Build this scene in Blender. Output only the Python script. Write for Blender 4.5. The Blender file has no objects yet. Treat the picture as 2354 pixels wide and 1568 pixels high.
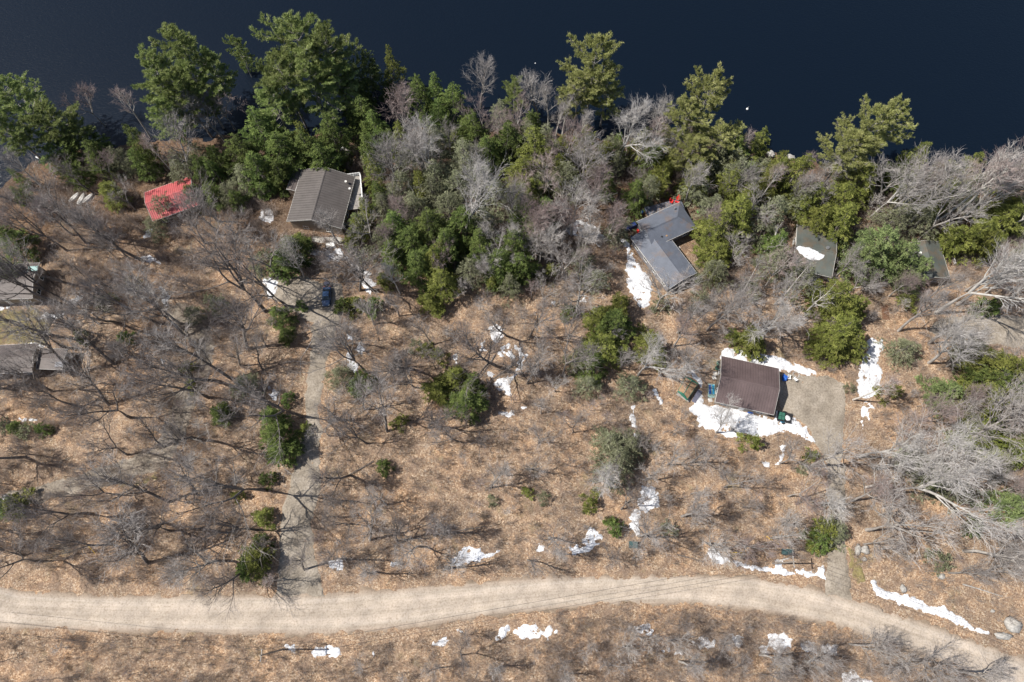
import bpy, math, random
import numpy as np
from math import radians, sin, cos, pi, tan, atan2, sqrt
from mathutils import Vector, Matrix, Euler

# ------------------------------------------------------------------ camera, sky, sun, exposure
SC = bpy.context.scene
COL = SC.collection
H = 132.0
TILT = radians(19.7)
cam_d = bpy.data.cameras.new("camera"); cam = bpy.data.objects.new("camera", cam_d); COL.objects.link(cam)
cam.location = (0, 0, H); cam.rotation_euler = (TILT, 0, 0)
cam_d.sensor_width = 36; cam_d.lens = 24.0; cam_d.clip_start = 0.5; cam_d.clip_end = 6000
SC.camera = cam
SUN_EL = radians(54)
world = bpy.data.worlds.new("World"); SC.world = world; world.use_nodes = True
wn = world.node_tree.nodes; wl = world.node_tree.links
bg = wn["Background"]
sky = wn.new("ShaderNodeTexSky"); sky.sky_type = 'NISHITA'; sky.sun_disc = False
sky.sun_elevation = SUN_EL; sky.sun_rotation = radians(-90); sky.air_density = 1.0; sky.dust_density = 1.2; sky.ozone_density = 1.2
wl.new(sky.outputs[0], bg.inputs[0]); bg.inputs[1].default_value = 0.075
sun_d = bpy.data.lights.new("sun", 'SUN'); sun = bpy.data.objects.new("sun", sun_d); COL.objects.link(sun)
sun_d.energy = 4.6; sun_d.angle = radians(0.5); sun_d.color = (1.0, 0.955, 0.89)
sun.rotation_euler = (0, -(pi/2 - SUN_EL), 0); sun.location = (-60, 0, 90)
SC.view_settings.view_transform = 'Standard'; SC.view_settings.look = 'None'
SC.view_settings.gamma = 1; SC.view_settings.exposure = 0.55; SC.render.filter_size = 1.1
SC.cycles.max_bounces = 5; SC.cycles.transparent_max_bounces = 4
SC.cycles.caustics_reflective = False; SC.cycles.caustics_refractive = False

# ------------------------------------------------------------------ picture <-> ground helpers (D = 2353 x 1568 reading of the photo)
FD = 2133.0/1.36
VIEWS = {1:(0,0,2.119),2:(1050,0,2.119),3:(2100,200,2.119),4:(0,700,2.119),5:(1050,700,2.119),6:(2100,700,2.119),
         7:(0,1400,2.14),8:(1050,1400,2.14),9:(2100,1400,2.14),'A':(2100,1000,3.363),'B':(1900,560,3.92),'C':(400,480,2.941),
         'H':(0,780,3.733),'G':(2100,1130,11.2),'K':(2400,1130,15.68),'L':(1920,600,7.847),'P':(2350,1660,8.719),'Y':(2780,600,5.6),'W':(200,560,15.68),'T':(960,860,13.07)}
def v(n, x, y):
    ox, oy, s = VIEWS[n]
    return ((ox + x/s)/1.36, (oy + y/s)/1.36)
def ray(dx, dy, z):
    u = (dx-1176.5)/FD; w = (784-dy)/FD
    ry = w*cos(TILT)+sin(TILT); rz = w*sin(TILT)-cos(TILT)
    t = (z-H)/rz
    return (u*t, ry*t)
def topx(x, y, z):
    # world -> D
    yy = y; zz = z-H
    cy = yy*cos(TILT) + zz*sin(TILT); cz = -yy*sin(TILT) + zz*cos(TILT)
    return (1176.5 + x/(-cz)*FD, 784 - cy/(-cz)*FD)
shore_px = [(-500,520),(-200,455),(0,425),(60,385),(130,352),(250,345),(330,318),(440,312),(600,310),(760,305),(900,296),(1050,288),(1150,286),(1250,296),(1400,310),(1550,318),(1680,340),(1775,352),(1850,372),(1950,388),(2140,402),(2250,425),(2353,440),(2600,480),(2900,500)]
SH = np.array([ray(a, b, -1.8) for a, b in shore_px])
SHX = np.concatenate([[-900], SH[:,0], [900]]); SHY = np.concatenate([[SH[0,1]-10], SH[:,1], [SH[-1,1]-10]])
def wob(x, y, s, ph=0.0):
    return (np.sin(x*s+1.3+ph)*np.cos(y*s*1.13+0.7+ph) + 0.5*np.sin(x*s*2.3-y*s*1.7+2.1+ph) + 0.25*np.cos(x*s*4.9+y*s*3.7+ph))/1.75
def hgt(x, y):
    x = np.asarray(x, float); y = np.asarray(y, float)
    ys = np.interp(x, SHX, SHY) + 0.9*np.sin(x*0.55) + 0.6*np.sin(x*1.37+1)
    d = ys - y
    t = np.clip(d/20.0, 0, 1); sm = t*t*(3-2*t)
    z = np.where(d > 0, -1.8+1.8*sm + 0.28*wob(x, y, 0.33)*t + 0.10*wob(x, y, 1.1, 2)*t, -1.8+0.22*d)
    return np.maximum(z, -9.0)
def hz(x, y): return float(hgt(x, y))
def G(dx, dy, up=0.0):
    z = 0.0
    for _ in range(4):
        x, y = ray(dx, dy, z+up); z = hz(x, y)
    return x, y, z

# ------------------------------------------------------------------ mesh helpers
def make_mesh(name, V, F, mats, mi=None, smooth=False):
    """V (n,3); F list of (k,4) or (k,3) index arrays"""
    me = bpy.data.meshes.new(name)
    V = np.asarray(V, dtype=np.float32)
    me.vertices.add(len(V)); me.vertices.foreach_set('co', V.ravel())
    idx = np.concatenate([np.asarray(f, dtype=np.int32).ravel() for f in F if len(f)])
    tot = np.concatenate([np.full(len(f), np.asarray(f).shape[1], dtype=np.int32) for f in F if len(f)])
    st = np.concatenate([[0], np.cumsum(tot)[:-1]]).astype(np.int32)
    me.loops.add(len(idx)); me.loops.foreach_set('vertex_index', idx)
    me.polygons.add(len(tot)); me.polygons.foreach_set('loop_start', st)
    for m in (mats if isinstance(mats, (list, tuple)) else [mats]): me.materials.append(m)
    if mi is not None: me.polygons.foreach_set('material_index', np.asarray(mi, dtype=np.int32))
    if smooth: me.polygons.foreach_set('use_smooth', np.ones(len(tot), dtype=bool))
    me.update(calc_edges=True); me.validate()
    return me
def link(name, me, parent=None, loc=(0,0,0), rot=(0,0,0), sc=(1,1,1)):
    o = bpy.data.objects.new(name, me); COL.objects.link(o)
    o.location = loc; o.rotation_euler = rot; o.scale = sc
    if parent is not None: o.parent = parent
    return o
def tag(o, label=None, cat=None, group=None, kind=None):
    if label: o['label'] = label
    if cat: o['category'] = cat
    if group: o['group'] = group
    if kind: o['kind'] = kind
    return o
def thing(name, label, cat, loc=(0,0,0), rz=0.0, group=None):
    o = link(name, None, None, loc, (0,0,rz)); o.empty_display_size = 0.3
    return tag(o, label, cat, group)

def tubes(P0, P1, R0, R1, n):
    """tapered open prisms for many segments at once"""
    P0 = np.asarray(P0, float); P1 = np.asarray(P1, float); R0 = np.asarray(R0, float); R1 = np.asarray(R1, float)
    d = P1-P0; L = np.linalg.norm(d, axis=1, keepdims=True)+1e-9; d = d/L
    ref = np.where(np.abs(d[:,2:3]) > 0.9, np.array([[1.,0,0]]), np.array([[0,0,1.]]))
    a = np.cross(d, ref); a /= np.linalg.norm(a, axis=1, keepdims=True)+1e-9
    b = np.cross(d, a)
    N = len(P0); ang = np.arange(n)*2*pi/n
    ring = a[:,None,:]*np.cos(ang)[None,:,None] + b[:,None,:]*np.sin(ang)[None,:,None]
    V0 = P0[:,None,:] + ring*R0[:,None,None]; V1 = P1[:,None,:] + ring*R1[:,None,None]
    V = np.concatenate([V0, V1], axis=1).reshape(-1,3)
    base = (np.arange(N)*2*n)[:,None]; k = np.arange(n); k2 = (k+1)%n
    F = np.stack([base+k, base+k2, base+n+k2, base+n+k], axis=2).reshape(-1,4)
    return V, F

class MB:
    """collects faces (any polygon) in local coordinates"""
    def __init__(s): s.V = []; s.F = []; s.M = []
    def poly(s, pts, m=0):
        b = len(s.V); s.V += [tuple(p) for p in pts]; s.F.append(list(range(b, b+len(pts)))); s.M.append(m)
    def hexa(s, b4, t4, m=0):
        b = len(s.V); s.V += [tuple(p) for p in b4] + [tuple(p) for p in t4]
        for f in ([3,2,1,0],[4,5,6,7],[0,1,5,4],[1,2,6,5],[2,3,7,6],[3,0,4,7]):
            s.F.append([b+i for i in f]); s.M.append(m)
    def box(s, c, d, rz=0.0, m=0, rx=0.0, ry=0.0):
        R = Euler((rx, ry, rz)).to_matrix(); c = Vector(c); x, y, z = d[0]/2, d[1]/2, d[2]/2
        q = [c + R@Vector(p) for p in ((-x,-y,-z),(x,-y,-z),(x,y,-z),(-x,y,-z),(-x,-y,z),(x,-y,z),(x,y,z),(-x,y,z))]
        s.hexa(q[:4], q[4:], m)
    def cyl(s, p0, p1, r0, r1=None, n=10, m=0, caps=True):
        r1 = r0 if r1 is None else r1
        p0 = Vector(p0); p1 = Vector(p1); d = (p1-p0).normalized()
        ref = Vector((1,0,0)) if abs(d.z) > .9 else Vector((0,0,1))
        a = d.cross(ref).normalized(); b = d.cross(a)
        st = len(s.V)
        for p, r in ((p0, r0), (p1, r1)):
            for i in range(n):
                t = 2*pi*i/n; s.V.append(tuple(p + a*cos(t)*r + b*sin(t)*r))
        for i in range(n):
            j = (i+1)%n; s.F.append([st+i, st+j, st+n+j, st+n+i]); s.M.append(m)
        if caps:
            s.F.append([st+i for i in range(n)][::-1]); s.M.append(m)
            s.F.append([st+n+i for i in range(n)]); s.M.append(m)
    def path(s, pts, r, n=6, m=0):
        for a, b in zip(pts[:-1], pts[1:]): s.cyl(a, b, r, r, n, m)
    def blob(s, c, r, seed=0, sub=2, m=0, jag=0.15):
        rng = random.Random(seed); nu, nv = 12, 7; st = len(s.V)
        ph = [rng.uniform(0, 6) for _ in range(6)]
        for j in range(nv+1):
            th = pi*j/nv
            for i in range(nu):
                a = 2*pi*i/nu
                k = 1 + jag*(sin(2*a+ph[0])*sin(th*2+ph[1]) + .6*sin(3*a+ph[2]+th*3) + .4*sin(5*a+ph[3])*sin(th))
                s.V.append((c[0]+r[0]*k*sin(th)*cos(a), c[1]+r[1]*k*sin(th)*sin(a), c[2]+r[2]*k*cos(th)))
        for j in range(nv):
            for i in range(nu):
                i2 = (i+1)%nu
                s.F.append([st+j*nu+i, st+(j+1)*nu+i, st+(j+1)*nu+i2, st+j*nu+i2]); s.M.append(m)
    def build(s, name, mats, parent=None, loc=(0,0,0), rot=(0,0,0), smooth=False, bevel=0):
        me = bpy.data.meshes.new(name); me.from_pydata(s.V, [], s.F)
        for m in (mats if isinstance(mats, (list, tuple)) else [mats]): me.materials.append(m)
        me.polygons.foreach_set('material_index', s.M)
        if smooth: me.polygons.foreach_set('use_smooth', [True]*len(s.F))
        me.update()
        return link(name, me, parent, loc, rot)

# ------------------------------------------------------------------ materials
def mat(name, col, rough=0.8, spec=0.3, metal=0.0, noise=None, coord='Object', bump=0.0, bscale=8, rnd=0.0, island=0.0, trans=0.0, coat=0):
    """noise = [(scale, detail, [(pos,color),...]) ...] first is the main ramp"""
    m = bpy.data.materials.new(name); m.use_nodes = True
    nt = m.node_tree; N = nt.nodes; Lk = nt.links; p = N["Principled BSDF"]
    p.inputs['Roughness'].default_value = rough; p.inputs['Metallic'].default_value = metal
    p.inputs['Specular IOR Level'].default_value = spec; p.inputs['Coat Weight'].default_value = coat
    p.inputs['Base Color'].default_value = (*col, 1)
    tc = N.new('ShaderNodeTexCoord'); cur = None
    src = tc.outputs[coord]
    if noise:
        for i, (sc, det, stops) in enumerate(noise):
            mp = N.new('ShaderNodeMapping'); Lk.new(src, mp.inputs[0])
            s3 = sc if isinstance(sc, (tuple, list)) else (sc, sc, sc)
            mp.inputs['Scale'].default_value = s3; mp.inputs['Location'].default_value = (i*7.3, i*3.1, 0)
            nz = N.new('ShaderNodeTexNoise'); nz.inputs['Scale'].default_value = 1; nz.inputs['Detail'].default_value = det
            nz.inputs['Roughness'].default_value = 0.65
            Lk.new(mp.outputs[0], nz.inputs[0])
            r = N.new('ShaderNodeValToRGB'); Lk.new(nz.outputs[0], r.inputs[0])
            el = r.color_ramp.elements
            while len(el) < len(stops): el.new(0.5)
            for e, (po, c) in zip(el, stops): e.position = po; e.color = (*c, 1)
            if cur is None: cur = r.outputs[0]
            else:
                mx = N.new('ShaderNodeMix'); mx.data_type = 'RGBA'; mx.blend_type = 'MULTIPLY'; mx.inputs[0].default_value = 1
                Lk.new(cur, mx.inputs[6]); Lk.new(r.outputs[0], mx.inputs[7]); cur = mx.outputs[2]
    if cur is None:
        rgb = N.new('ShaderNodeRGB'); rgb.outputs[0].default_value = (*col, 1); cur = rgb.outputs[0]
    if rnd or island:
        hs = N.new('ShaderNodeHueSaturation'); Lk.new(cur, hs.inputs['Color'])
        add = N.new('ShaderNodeMath'); add.operation = 'ADD'; add.inputs[0].default_value = 0; add.inputs[1].default_value = 1
        if rnd:
            oi = N.new('ShaderNodeObjectInfo'); mr = N.new('ShaderNodeMapRange'); Lk.new(oi.outputs['Random'], mr.inputs[0])
            mr.inputs[3].default_value = 1-rnd; mr.inputs[4].default_value = 1+rnd*0.9; Lk.new(mr.outputs[0], add.inputs[0])
            mh = N.new('ShaderNodeMapRange'); Lk.new(oi.outputs['Random'], mh.inputs[0]); mh.inputs[3].default_value = 0.5-rnd*0.045; mh.inputs[4].default_value = 0.5+rnd*0.03
            ml = N.new('ShaderNodeMath'); ml.operation = 'MULTIPLY'; ml.inputs[1].default_value = 1
            Lk.new(mh.outputs[0], hs.inputs['Hue'])
        else: add.inputs[0].default_value = 1
        if island:
            ge = N.new('ShaderNodeNewGeometry'); m2 = N.new('ShaderNodeMapRange'); Lk.new(ge.outputs['Random Per Island'], m2.inputs[0])
            m2.inputs[3].default_value = -island; m2.inputs[4].default_value = island; Lk.new(m2.outputs[0], add.inputs[1])
        else: add.inputs[1].default_value = 0
        Lk.new(add.outputs[0], hs.inputs['Value']); cur = hs.outputs[0]
    Lk.new(cur, p.inputs['Base Color'])
    if bump:
        nb = N.new('ShaderNodeTexNoise'); nb.inputs['Scale'].default_value = bscale; nb.inputs['Detail'].default_value = 4
        Lk.new(src, nb.inputs[0]); bp = N.new('ShaderNodeBump'); bp.inputs['Strength'].default_value = bump; bp.inputs['Distance'].default_value = 0.15
        Lk.new(nb.outputs[0], bp.inputs['Height']); Lk.new(bp.outputs[0], p.inputs['Normal'])
    if trans:
        tl = N.new('ShaderNodeBsdfTranslucent'); Lk.new(cur, tl.inputs[0]); ms = N.new('ShaderNodeMixShader'); ms.inputs[0].default_value = trans
        Lk.new(p.outputs[0], ms.inputs[1]); Lk.new(tl.outputs[0], ms.inputs[2]); Lk.new(ms.outputs[0], N['Material Output'].inputs[0])
    return m

def ground_material():
    m = bpy.data.materials.new("leaf_litter"); m.use_nodes = True
    nt = m.node_tree; N = nt.nodes; L = nt.links; p = N["Principled BSDF"]
    p.inputs['Roughness'].default_value = 0.95; p.inputs['Specular IOR Level'].default_value = 0.1
    tc = N.new('ShaderNodeTexCoord'); src = tc.outputs['Object']
    def noise(s, det=3, rough=.6, off=0):
        mp = N.new('ShaderNodeMapping'); L.new(src, mp.inputs[0]); mp.inputs['Location'].default_value = (off, off*.7, 0)
        n = N.new('ShaderNodeTexNoise'); n.inputs['Scale'].default_value = s; n.inputs['Detail'].default_value = det; n.inputs['Roughness'].default_value = rough
        L.new(mp.outputs[0], n.inputs[0]); return n.outputs[0]
    def ramp(f, stops, inter='LINEAR'):
        r = N.new('ShaderNodeValToRGB'); L.new(f, r.inputs[0]); r.color_ramp.interpolation = inter; el = r.color_ramp.elements
        while len(el) < len(stops): el.new(0.5)
        for e, (po, c) in zip(el, stops): e.position = po; e.color = (*c, 1)
        return r.outputs[0]
    def mix(a, b, f, mode='MIX'):
        x = N.new('ShaderNodeMix'); x.data_type = 'RGBA'; x.blend_type = mode
        if isinstance(f, float): x.inputs[0].default_value = f
        else: L.new(f, x.inputs[0])
        L.new(a, x.inputs[6]); L.new(b, x.inputs[7]); return x.outputs[2]
    vo = N.new('ShaderNodeTexVoronoi'); vo.inputs['Scale'].default_value = 5.6; L.new(src, vo.inputs['Vector'])
    sep = N.new('ShaderNodeSeparateColor'); L.new(vo.outputs['Color'], sep.inputs[0])
    leaf = ramp(sep.outputs[0], [(0,(.19,.125,.082)),(.22,(.29,.195,.128)),(.5,(.38,.26,.168)),(.78,(.445,.32,.215)),(.94,(.56,.45,.335))])
    # broad patches: pale dry, orange, dark humus
    pat = ramp(noise(.11, 4, .6), [(.28,(.62,.65,.68)),(.40,(.82,.84,.86)),(.50,(1.0,1.0,1.0)),(.60,(1.10,1.03,.96)),(.70,(1.26,1.16,1.04))])
    c = mix(leaf, pat, 1.0, 'MULTIPLY')
    hum = ramp(noise(.45, 5, .7, 11), [(.42,(0,0,0)),(.62,(1,1,1))])
    brown = N.new('ShaderNodeRGB'); brown.outputs[0].default_value = (.20,.145,.11,1)
    hf = N.new('ShaderNodeMath'); hf.operation = 'MULTIPLY'; hf.inputs[1].default_value = .75; L.new(hum, hf.inputs[0])
    c = mix(c, brown.outputs[0], hf.outputs[0])
    ms = ramp(noise(.16, 4, .65, 31), [(.60,(0,0,0)),(.72,(1,1,1))])
    grey = N.new('ShaderNodeRGB'); grey.outputs[0].default_value = (.20,.19,.10,1)
    hg = N.new('ShaderNodeMath'); hg.operation = 'MULTIPLY'; hg.inputs[1].default_value = .45; L.new(ms, hg.inputs[0])
    c = mix(c, grey.outputs[0], hg.outputs[0])
    # twigs and grit
    tw = ramp(noise(2.2, 5, .85, 5), [(.34,(.50,.47,.45)),(.48,(1,1,1))])
    c = mix(c, tw, .8, 'MULTIPLY')
    # nearer the lake and under the pines the floor is a browner needle bed
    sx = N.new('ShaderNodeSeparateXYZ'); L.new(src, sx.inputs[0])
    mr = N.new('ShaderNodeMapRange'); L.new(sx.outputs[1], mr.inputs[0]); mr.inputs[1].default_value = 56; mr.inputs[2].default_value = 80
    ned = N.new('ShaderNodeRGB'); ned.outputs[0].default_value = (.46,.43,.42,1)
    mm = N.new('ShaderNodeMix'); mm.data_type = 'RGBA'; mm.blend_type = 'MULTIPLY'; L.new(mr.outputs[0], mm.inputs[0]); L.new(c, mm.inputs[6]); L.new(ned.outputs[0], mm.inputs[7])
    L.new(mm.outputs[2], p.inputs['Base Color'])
    bp = N.new('ShaderNodeBump'); bp.inputs['Strength'].default_value = .9; bp.inputs['Distance'].default_value = .12
    ad = N.new('ShaderNodeMath'); ad.operation = 'ADD'; L.new(noise(3.0, 4, .7, 3), ad.inputs[0]); L.new(sep.outputs[1], ad.inputs[1])
    L.new(ad.outputs[0], bp.inputs['Height']); L.new(bp.outputs[0], p.inputs['Normal'])
    return m

M = {}
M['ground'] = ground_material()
def road_material():
    m = bpy.data.materials.new("gravel_road"); m.use_nodes = True; N = m.node_tree.nodes; L = m.node_tree.links; p = N["Principled BSDF"]
    p.inputs['Roughness'].default_value = .95; p.inputs['Specular IOR Level'].default_value = .1
    at = N.new('ShaderNodeAttribute'); at.attribute_name = 'across'; al = N.new('ShaderNodeAttribute'); al.attribute_name = 'along'
    tc = N.new('ShaderNodeTexCoord')
    def nz(vec, s, d=4, r=.6):
        n = N.new('ShaderNodeTexNoise'); n.inputs['Scale'].default_value = s; n.inputs['Detail'].default_value = d; n.inputs['Roughness'].default_value = r; L.new(vec, n.inputs[0]); return n.outputs[0]
    def rp(f, st):
        r = N.new('ShaderNodeValToRGB'); L.new(f, r.inputs[0]); el = r.color_ramp.elements
        while len(el) < len(st): el.new(.5)
        for e, (po, c) in zip(el, st): e.position = po; e.color = (*c, 1)
        return r.outputs[0]
    def mul(a, b, f=1.0):
        x = N.new('ShaderNodeMix'); x.data_type = 'RGBA'; x.blend_type = 'MULTIPLY'; x.inputs[0].default_value = f; L.new(a, x.inputs[6]); L.new(b, x.inputs[7]); return x.outputs[2]
    sc7 = N.new('ShaderNodeMath'); sc7.operation = 'MULTIPLY'; sc7.inputs[1].default_value = 7; L.new(at.outputs['Fac'], sc7.inputs[0]); cx = N.new('ShaderNodeCombineXYZ'); L.new(al.outputs['Fac'], cx.inputs[0]); L.new(sc7.outputs[0], cx.inputs[1])
    mp = N.new('ShaderNodeMapping'); L.new(cx.outputs[0], mp.inputs[0]); mp.inputs['Scale'].default_value = (.035, 1.1, 1)
    base = rp(nz(mp.outputs[0], 1.3, 6, .7), [(.28,(.32,.27,.22)),(.45,(.385,.33,.27)),(.56,(.42,.36,.30)),(.74,(.47,.41,.345))])
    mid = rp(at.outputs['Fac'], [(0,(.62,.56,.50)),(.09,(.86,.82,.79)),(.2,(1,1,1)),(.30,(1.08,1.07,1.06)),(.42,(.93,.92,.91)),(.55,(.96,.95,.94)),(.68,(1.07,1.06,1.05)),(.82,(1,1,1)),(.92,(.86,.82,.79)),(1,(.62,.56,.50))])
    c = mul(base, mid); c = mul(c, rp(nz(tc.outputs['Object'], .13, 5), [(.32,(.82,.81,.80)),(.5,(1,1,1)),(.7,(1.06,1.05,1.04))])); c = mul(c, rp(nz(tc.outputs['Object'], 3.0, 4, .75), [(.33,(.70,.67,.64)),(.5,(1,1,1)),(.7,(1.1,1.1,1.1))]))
    L.new(c, p.inputs['Base Color'])
    bp = N.new('ShaderNodeBump'); bp.inputs['Strength'].default_value = .6; bp.inputs['Distance'].default_value = .1; L.new(nz(tc.outputs['Object'], 3.0), bp.inputs['Height']); L.new(bp.outputs[0], p.inputs['Normal'])
    return m
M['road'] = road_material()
M['gravel'] = mat('gravel_drive', (.26,.22,.17), .95, .1, noise=[(.25, 5, [(.3,(.20,.17,.135)),(.5,(.30,.26,.21)),(.7,(.38,.335,.28))]), (3.0, 4, [(.32,(.62,.6,.58)),(.6,(1,1,1))])], bump=.5, bscale=4)
M['lawn'] = mat('dry_grass', (.3,.26,.1), .95, .1, noise=[(.5, 5, [(.35,(.24,.17,.11)),(.5,(.25,.205,.10)),(.65,(.27,.235,.105))]), (3.2, 4, [(.3,(.6,.6,.55)),(.6,(1,1,1))])], bump=.6, bscale=5)
M['snow'] = mat('old_snow', (.85,.87,.9), .7, .3, noise=[(.9, 5, [(.28,(.36,.36,.37)),(.40,(.56,.57,.59)),(.55,(.70,.71,.73)),(.72,(.78,.79,.81))]), (4.2, 4, [(.36,(.42,.36,.30)),(.43,(1,1,1))])], bump=1.0, bscale=3)
M['bark'] = mat('grey_bark', (.20,.175,.155), .9, .15, noise=[((3,3,.6), 4, [(.3,(.17,.15,.135)),(.5,(.31,.285,.26)),(.75,(.46,.435,.41))])], rnd=.3)
M['darkbark'] = mat('dark_bark', (.10,.085,.075), .9, .15, noise=[((3,3,.6), 4, [(.3,(.09,.078,.07)),(.5,(.175,.155,.14)),(.75,(.28,.26,.24))])], rnd=.25)
M['twig'] = mat('grey_twig', (.44,.405,.38), .9, .1, rnd=.25, island=.25)
M['redtwig'] = mat('red_twig', (.36,.285,.265), .9, .1, rnd=.25, island=.25)
M['dtwig'] = mat('brown_twig', (.28,.25,.235), .9, .1, rnd=.25, island=.25)
M['palebark'] = mat('pale_bark', (.5,.48,.45), .85, .15, noise=[((3,3,.8), 4, [(.3,(.26,.24,.22)),(.5,(.44,.42,.39)),(.75,(.60,.58,.55))])], rnd=.12)
M['paletwig'] = mat('pale_twig', (.50,.47,.445), .9, .1, rnd=.12, island=.25)
M['birch'] = mat('birch_bark', (.6,.57,.52), .8, .2, noise=[((2,2,3), 4, [(.34,(.12,.10,.09)),(.42,(.50,.47,.43)),(.7,(.68,.65,.60))])], rnd=.15)
M['pine'] = mat('pine_needles', (.15,.19,.06), .75, .2, noise=[(.5, 3, [(.32,(.12,.165,.05)),(.5,(.235,.29,.095)),(.66,(.39,.435,.18))])], rnd=.22, island=.45, trans=.25)
M['palepine'] = mat('pale_pine_needles', (.3,.3,.1), .75, .2, noise=[(.5, 3, [(.32,(.16,.18,.055)),(.5,(.31,.325,.115)),(.66,(.47,.465,.21))])], rnd=.12, island=.45, trans=.25)
M['hemlock'] = mat('hemlock_needles', (.09,.12,.035), .75, .2, noise=[(.5, 3, [(.32,(.046,.074,.020)),(.5,(.105,.145,.038)),(.66,(.205,.255,.072))])], rnd=.28, island=.45, trans=.22)
M['olive'] = mat('olive_needles', (.15,.16,.04), .75, .2, noise=[(.5, 3, [(.32,(.08,.095,.02)),(.5,(.155,.175,.04)),(.66,(.285,.295,.082))])], rnd=.2, island=.45, trans=.22)
M['sage'] = mat('sage_needles', (.15,.17,.10), .8, .15, noise=[(.5, 3, [(.32,(.11,.12,.065)),(.5,(.18,.19,.11)),(.66,(.30,.305,.20))])], rnd=.2, island=.35, trans=.2)
M['blue'] = mat('soft_needles', (.13,.18,.08), .75, .2, noise=[(.5, 3, [(.32,(.09,.125,.045)),(.5,(.155,.20,.075)),(.66,(.27,.32,.13))])], rnd=.1, island=.45, trans=.22)
M['brush'] = mat('brush_twig', (.37,.31,.27), .9, .1, island=.4)
M['drybrush'] = mat('dry_brush', (.38,.29,.21), .9, .1, island=.35)
M['concrete'] = mat('concrete', (.5,.48,.44), .9, .2, noise=[(1.5, 4, [(.3,(.36,.34,.31)),(.6,(.52,.50,.46))])])
M['white'] = mat('white_paint', (.78,.78,.76), .5, .4)
M['trim'] = mat('pale_trim', (.6,.58,.54), .6, .3)
M['rock'] = mat('rock', (.36,.34,.31), .9, .2, noise=[(2.5, 5, [(.3,(.22,.21,.19)),(.6,(.42,.40,.37)),(.75,(.52,.50,.46))])], bump=.6, bscale=5)
M['glass'] = mat('window_glass', (.02,.03,.035), .08, .6)
M['black'] = mat('black_plastic', (.02,.02,.022), .5, .4)
M['tyre'] = mat('tyre_rubber', (.025,.025,.025), .85, .2)
M['steel'] = mat('steel', (.5,.5,.5), .35, .5, metal=.8)
M['wood'] = mat('weathered_wood', (.33,.30,.27), .9, .2, noise=[((1,8,1), 4, [(.3,(.24,.22,.20)),(.6,(.36,.335,.305))])])
M['pole'] = mat('pole_wood', (.30,.26,.22), .9, .2, noise=[((6,6,.8), 4, [(.3,(.2,.17,.14)),(.6,(.34,.30,.26))])])
M['cable'] = mat('cable', (.05,.05,.05), .6, .3)
def plain(n, c, r=.5): M[n] = mat(n, c, r, .4); return M[n]
plain('green_plastic', (.035,.12,.085), .45); plain('blue_tarp', (.02,.11,.45), .5); plain('sky_blue', (.04,.33,.55), .45)
plain('pale_teal', (.28,.42,.40), .6); plain('red_plastic', (.62,.03,.025), .5); plain('orange_paint', (.65,.12,.03), .5)
plain('yellow_plastic', (.75,.47,.02), .45); plain('lime', (.12,.5,.06), .5); plain('navy', (.02,.035,.12), .4)
plain('green_tarp', (.025,.13,.085), .6); plain('dark_slab', (.11,.11,.15), .6); plain('bin_green', (.045,.085,.085), .5)
M['carblue'] = mat('car_blue_paint', (.028,.065,.14), .28, .5, metal=.35, coat=.8)
M['slate'] = mat('slate_metal', (.15,.17,.19), .6, .3)
def roofmat(n, c, a=.8, sc=.7, rough=.6, spec=.35, dirt=None):
    M[n] = mat(n, c, rough, spec, noise=[(sc, 5, [(.3, tuple(x*a for x in c)), (.6, c), (.8, tuple(min(1,x*1.12) for x in c))]), (4, 3, [(.3,(.86,.86,.86)),(.6,(1,1,1))])] + ([dirt] if dirt else []))
roofmat('roof_brown', (.125,.092,.090), .82, .4, rough=.5, dirt=(.25, 5, [(.38,(.85,.84,.84)),(.55,(1,1,1)),(.7,(1.12,1.1,1.1))]))
roofmat('roof_taupe', (.108,.095,.088), .78, .45)
roofmat('roof_red', (.50,.115,.115), .82, rough=.6, dirt=(.3, 4, [(.38,(.86,.88,.88)),(.6,(1,1,1))]))
roofmat('roof_slate', (.125,.138,.168), .8, dirt=(.33, 4, [(.53,(1,1,1)),(.64,(1.22,.97,.8))]))
roofmat('roof_leafy', (.24,.145,.095), .6, 1.2, rough=.9)
roofmat('roof_green', (.108,.118,.105), .7, .35, dirt=(.4, 4, [(.40,(1.25,.95,.8)),(.55,(1,1,1))]))
roofmat('roof_umber', (.115,.094,.086), .8)
roofmat('siding', (.30,.25,.20), .9)
roofmat('siding_grey', (.22,.22,.24), .9)
roofmat('log_wall', (.16,.085,.05), .8)
roofmat('leafpile', (.36,.235,.14), .6, 2.0, rough=.95)
def water_material():
    m = bpy.data.materials.new("lake_water"); m.use_nodes = True
    nt = m.node_tree; N = nt.nodes; L = nt.links; p = N["Principled BSDF"]
    p.inputs['Base Color'].default_value = (.0025,.0060,.0125,1); p.inputs['Roughness'].default_value = .30; p.inputs['IOR'].default_value = 1.33
    p.inputs['Specular IOR Level'].default_value = .42
    tc = N.new('ShaderNodeTexCoord'); mp = N.new('ShaderNodeMapping'); L.new(tc.outputs['Object'], mp.inputs[0])
    mp.inputs['Rotation'].default_value = (0,0,.5); mp.inputs['Scale'].default_value = (1,2.2,1)
    n1 = N.new('ShaderNodeTexNoise'); n1.inputs['Scale'].default_value = 1.5; n1.inputs['Detail'].default_value = 5; n1.inputs['Roughness'].default_value = .62
    L.new(mp.outputs[0], n1.inputs[0])
    b = N.new('ShaderNodeBump'); b.inputs['Strength'].default_value = .9; b.inputs['Distance'].default_value = .075
    L.new(n1.outputs[0], b.inputs['Height']); L.new(b.outputs[0], p.inputs['Normal'])
    return m
M['water'] = water_material()
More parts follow.
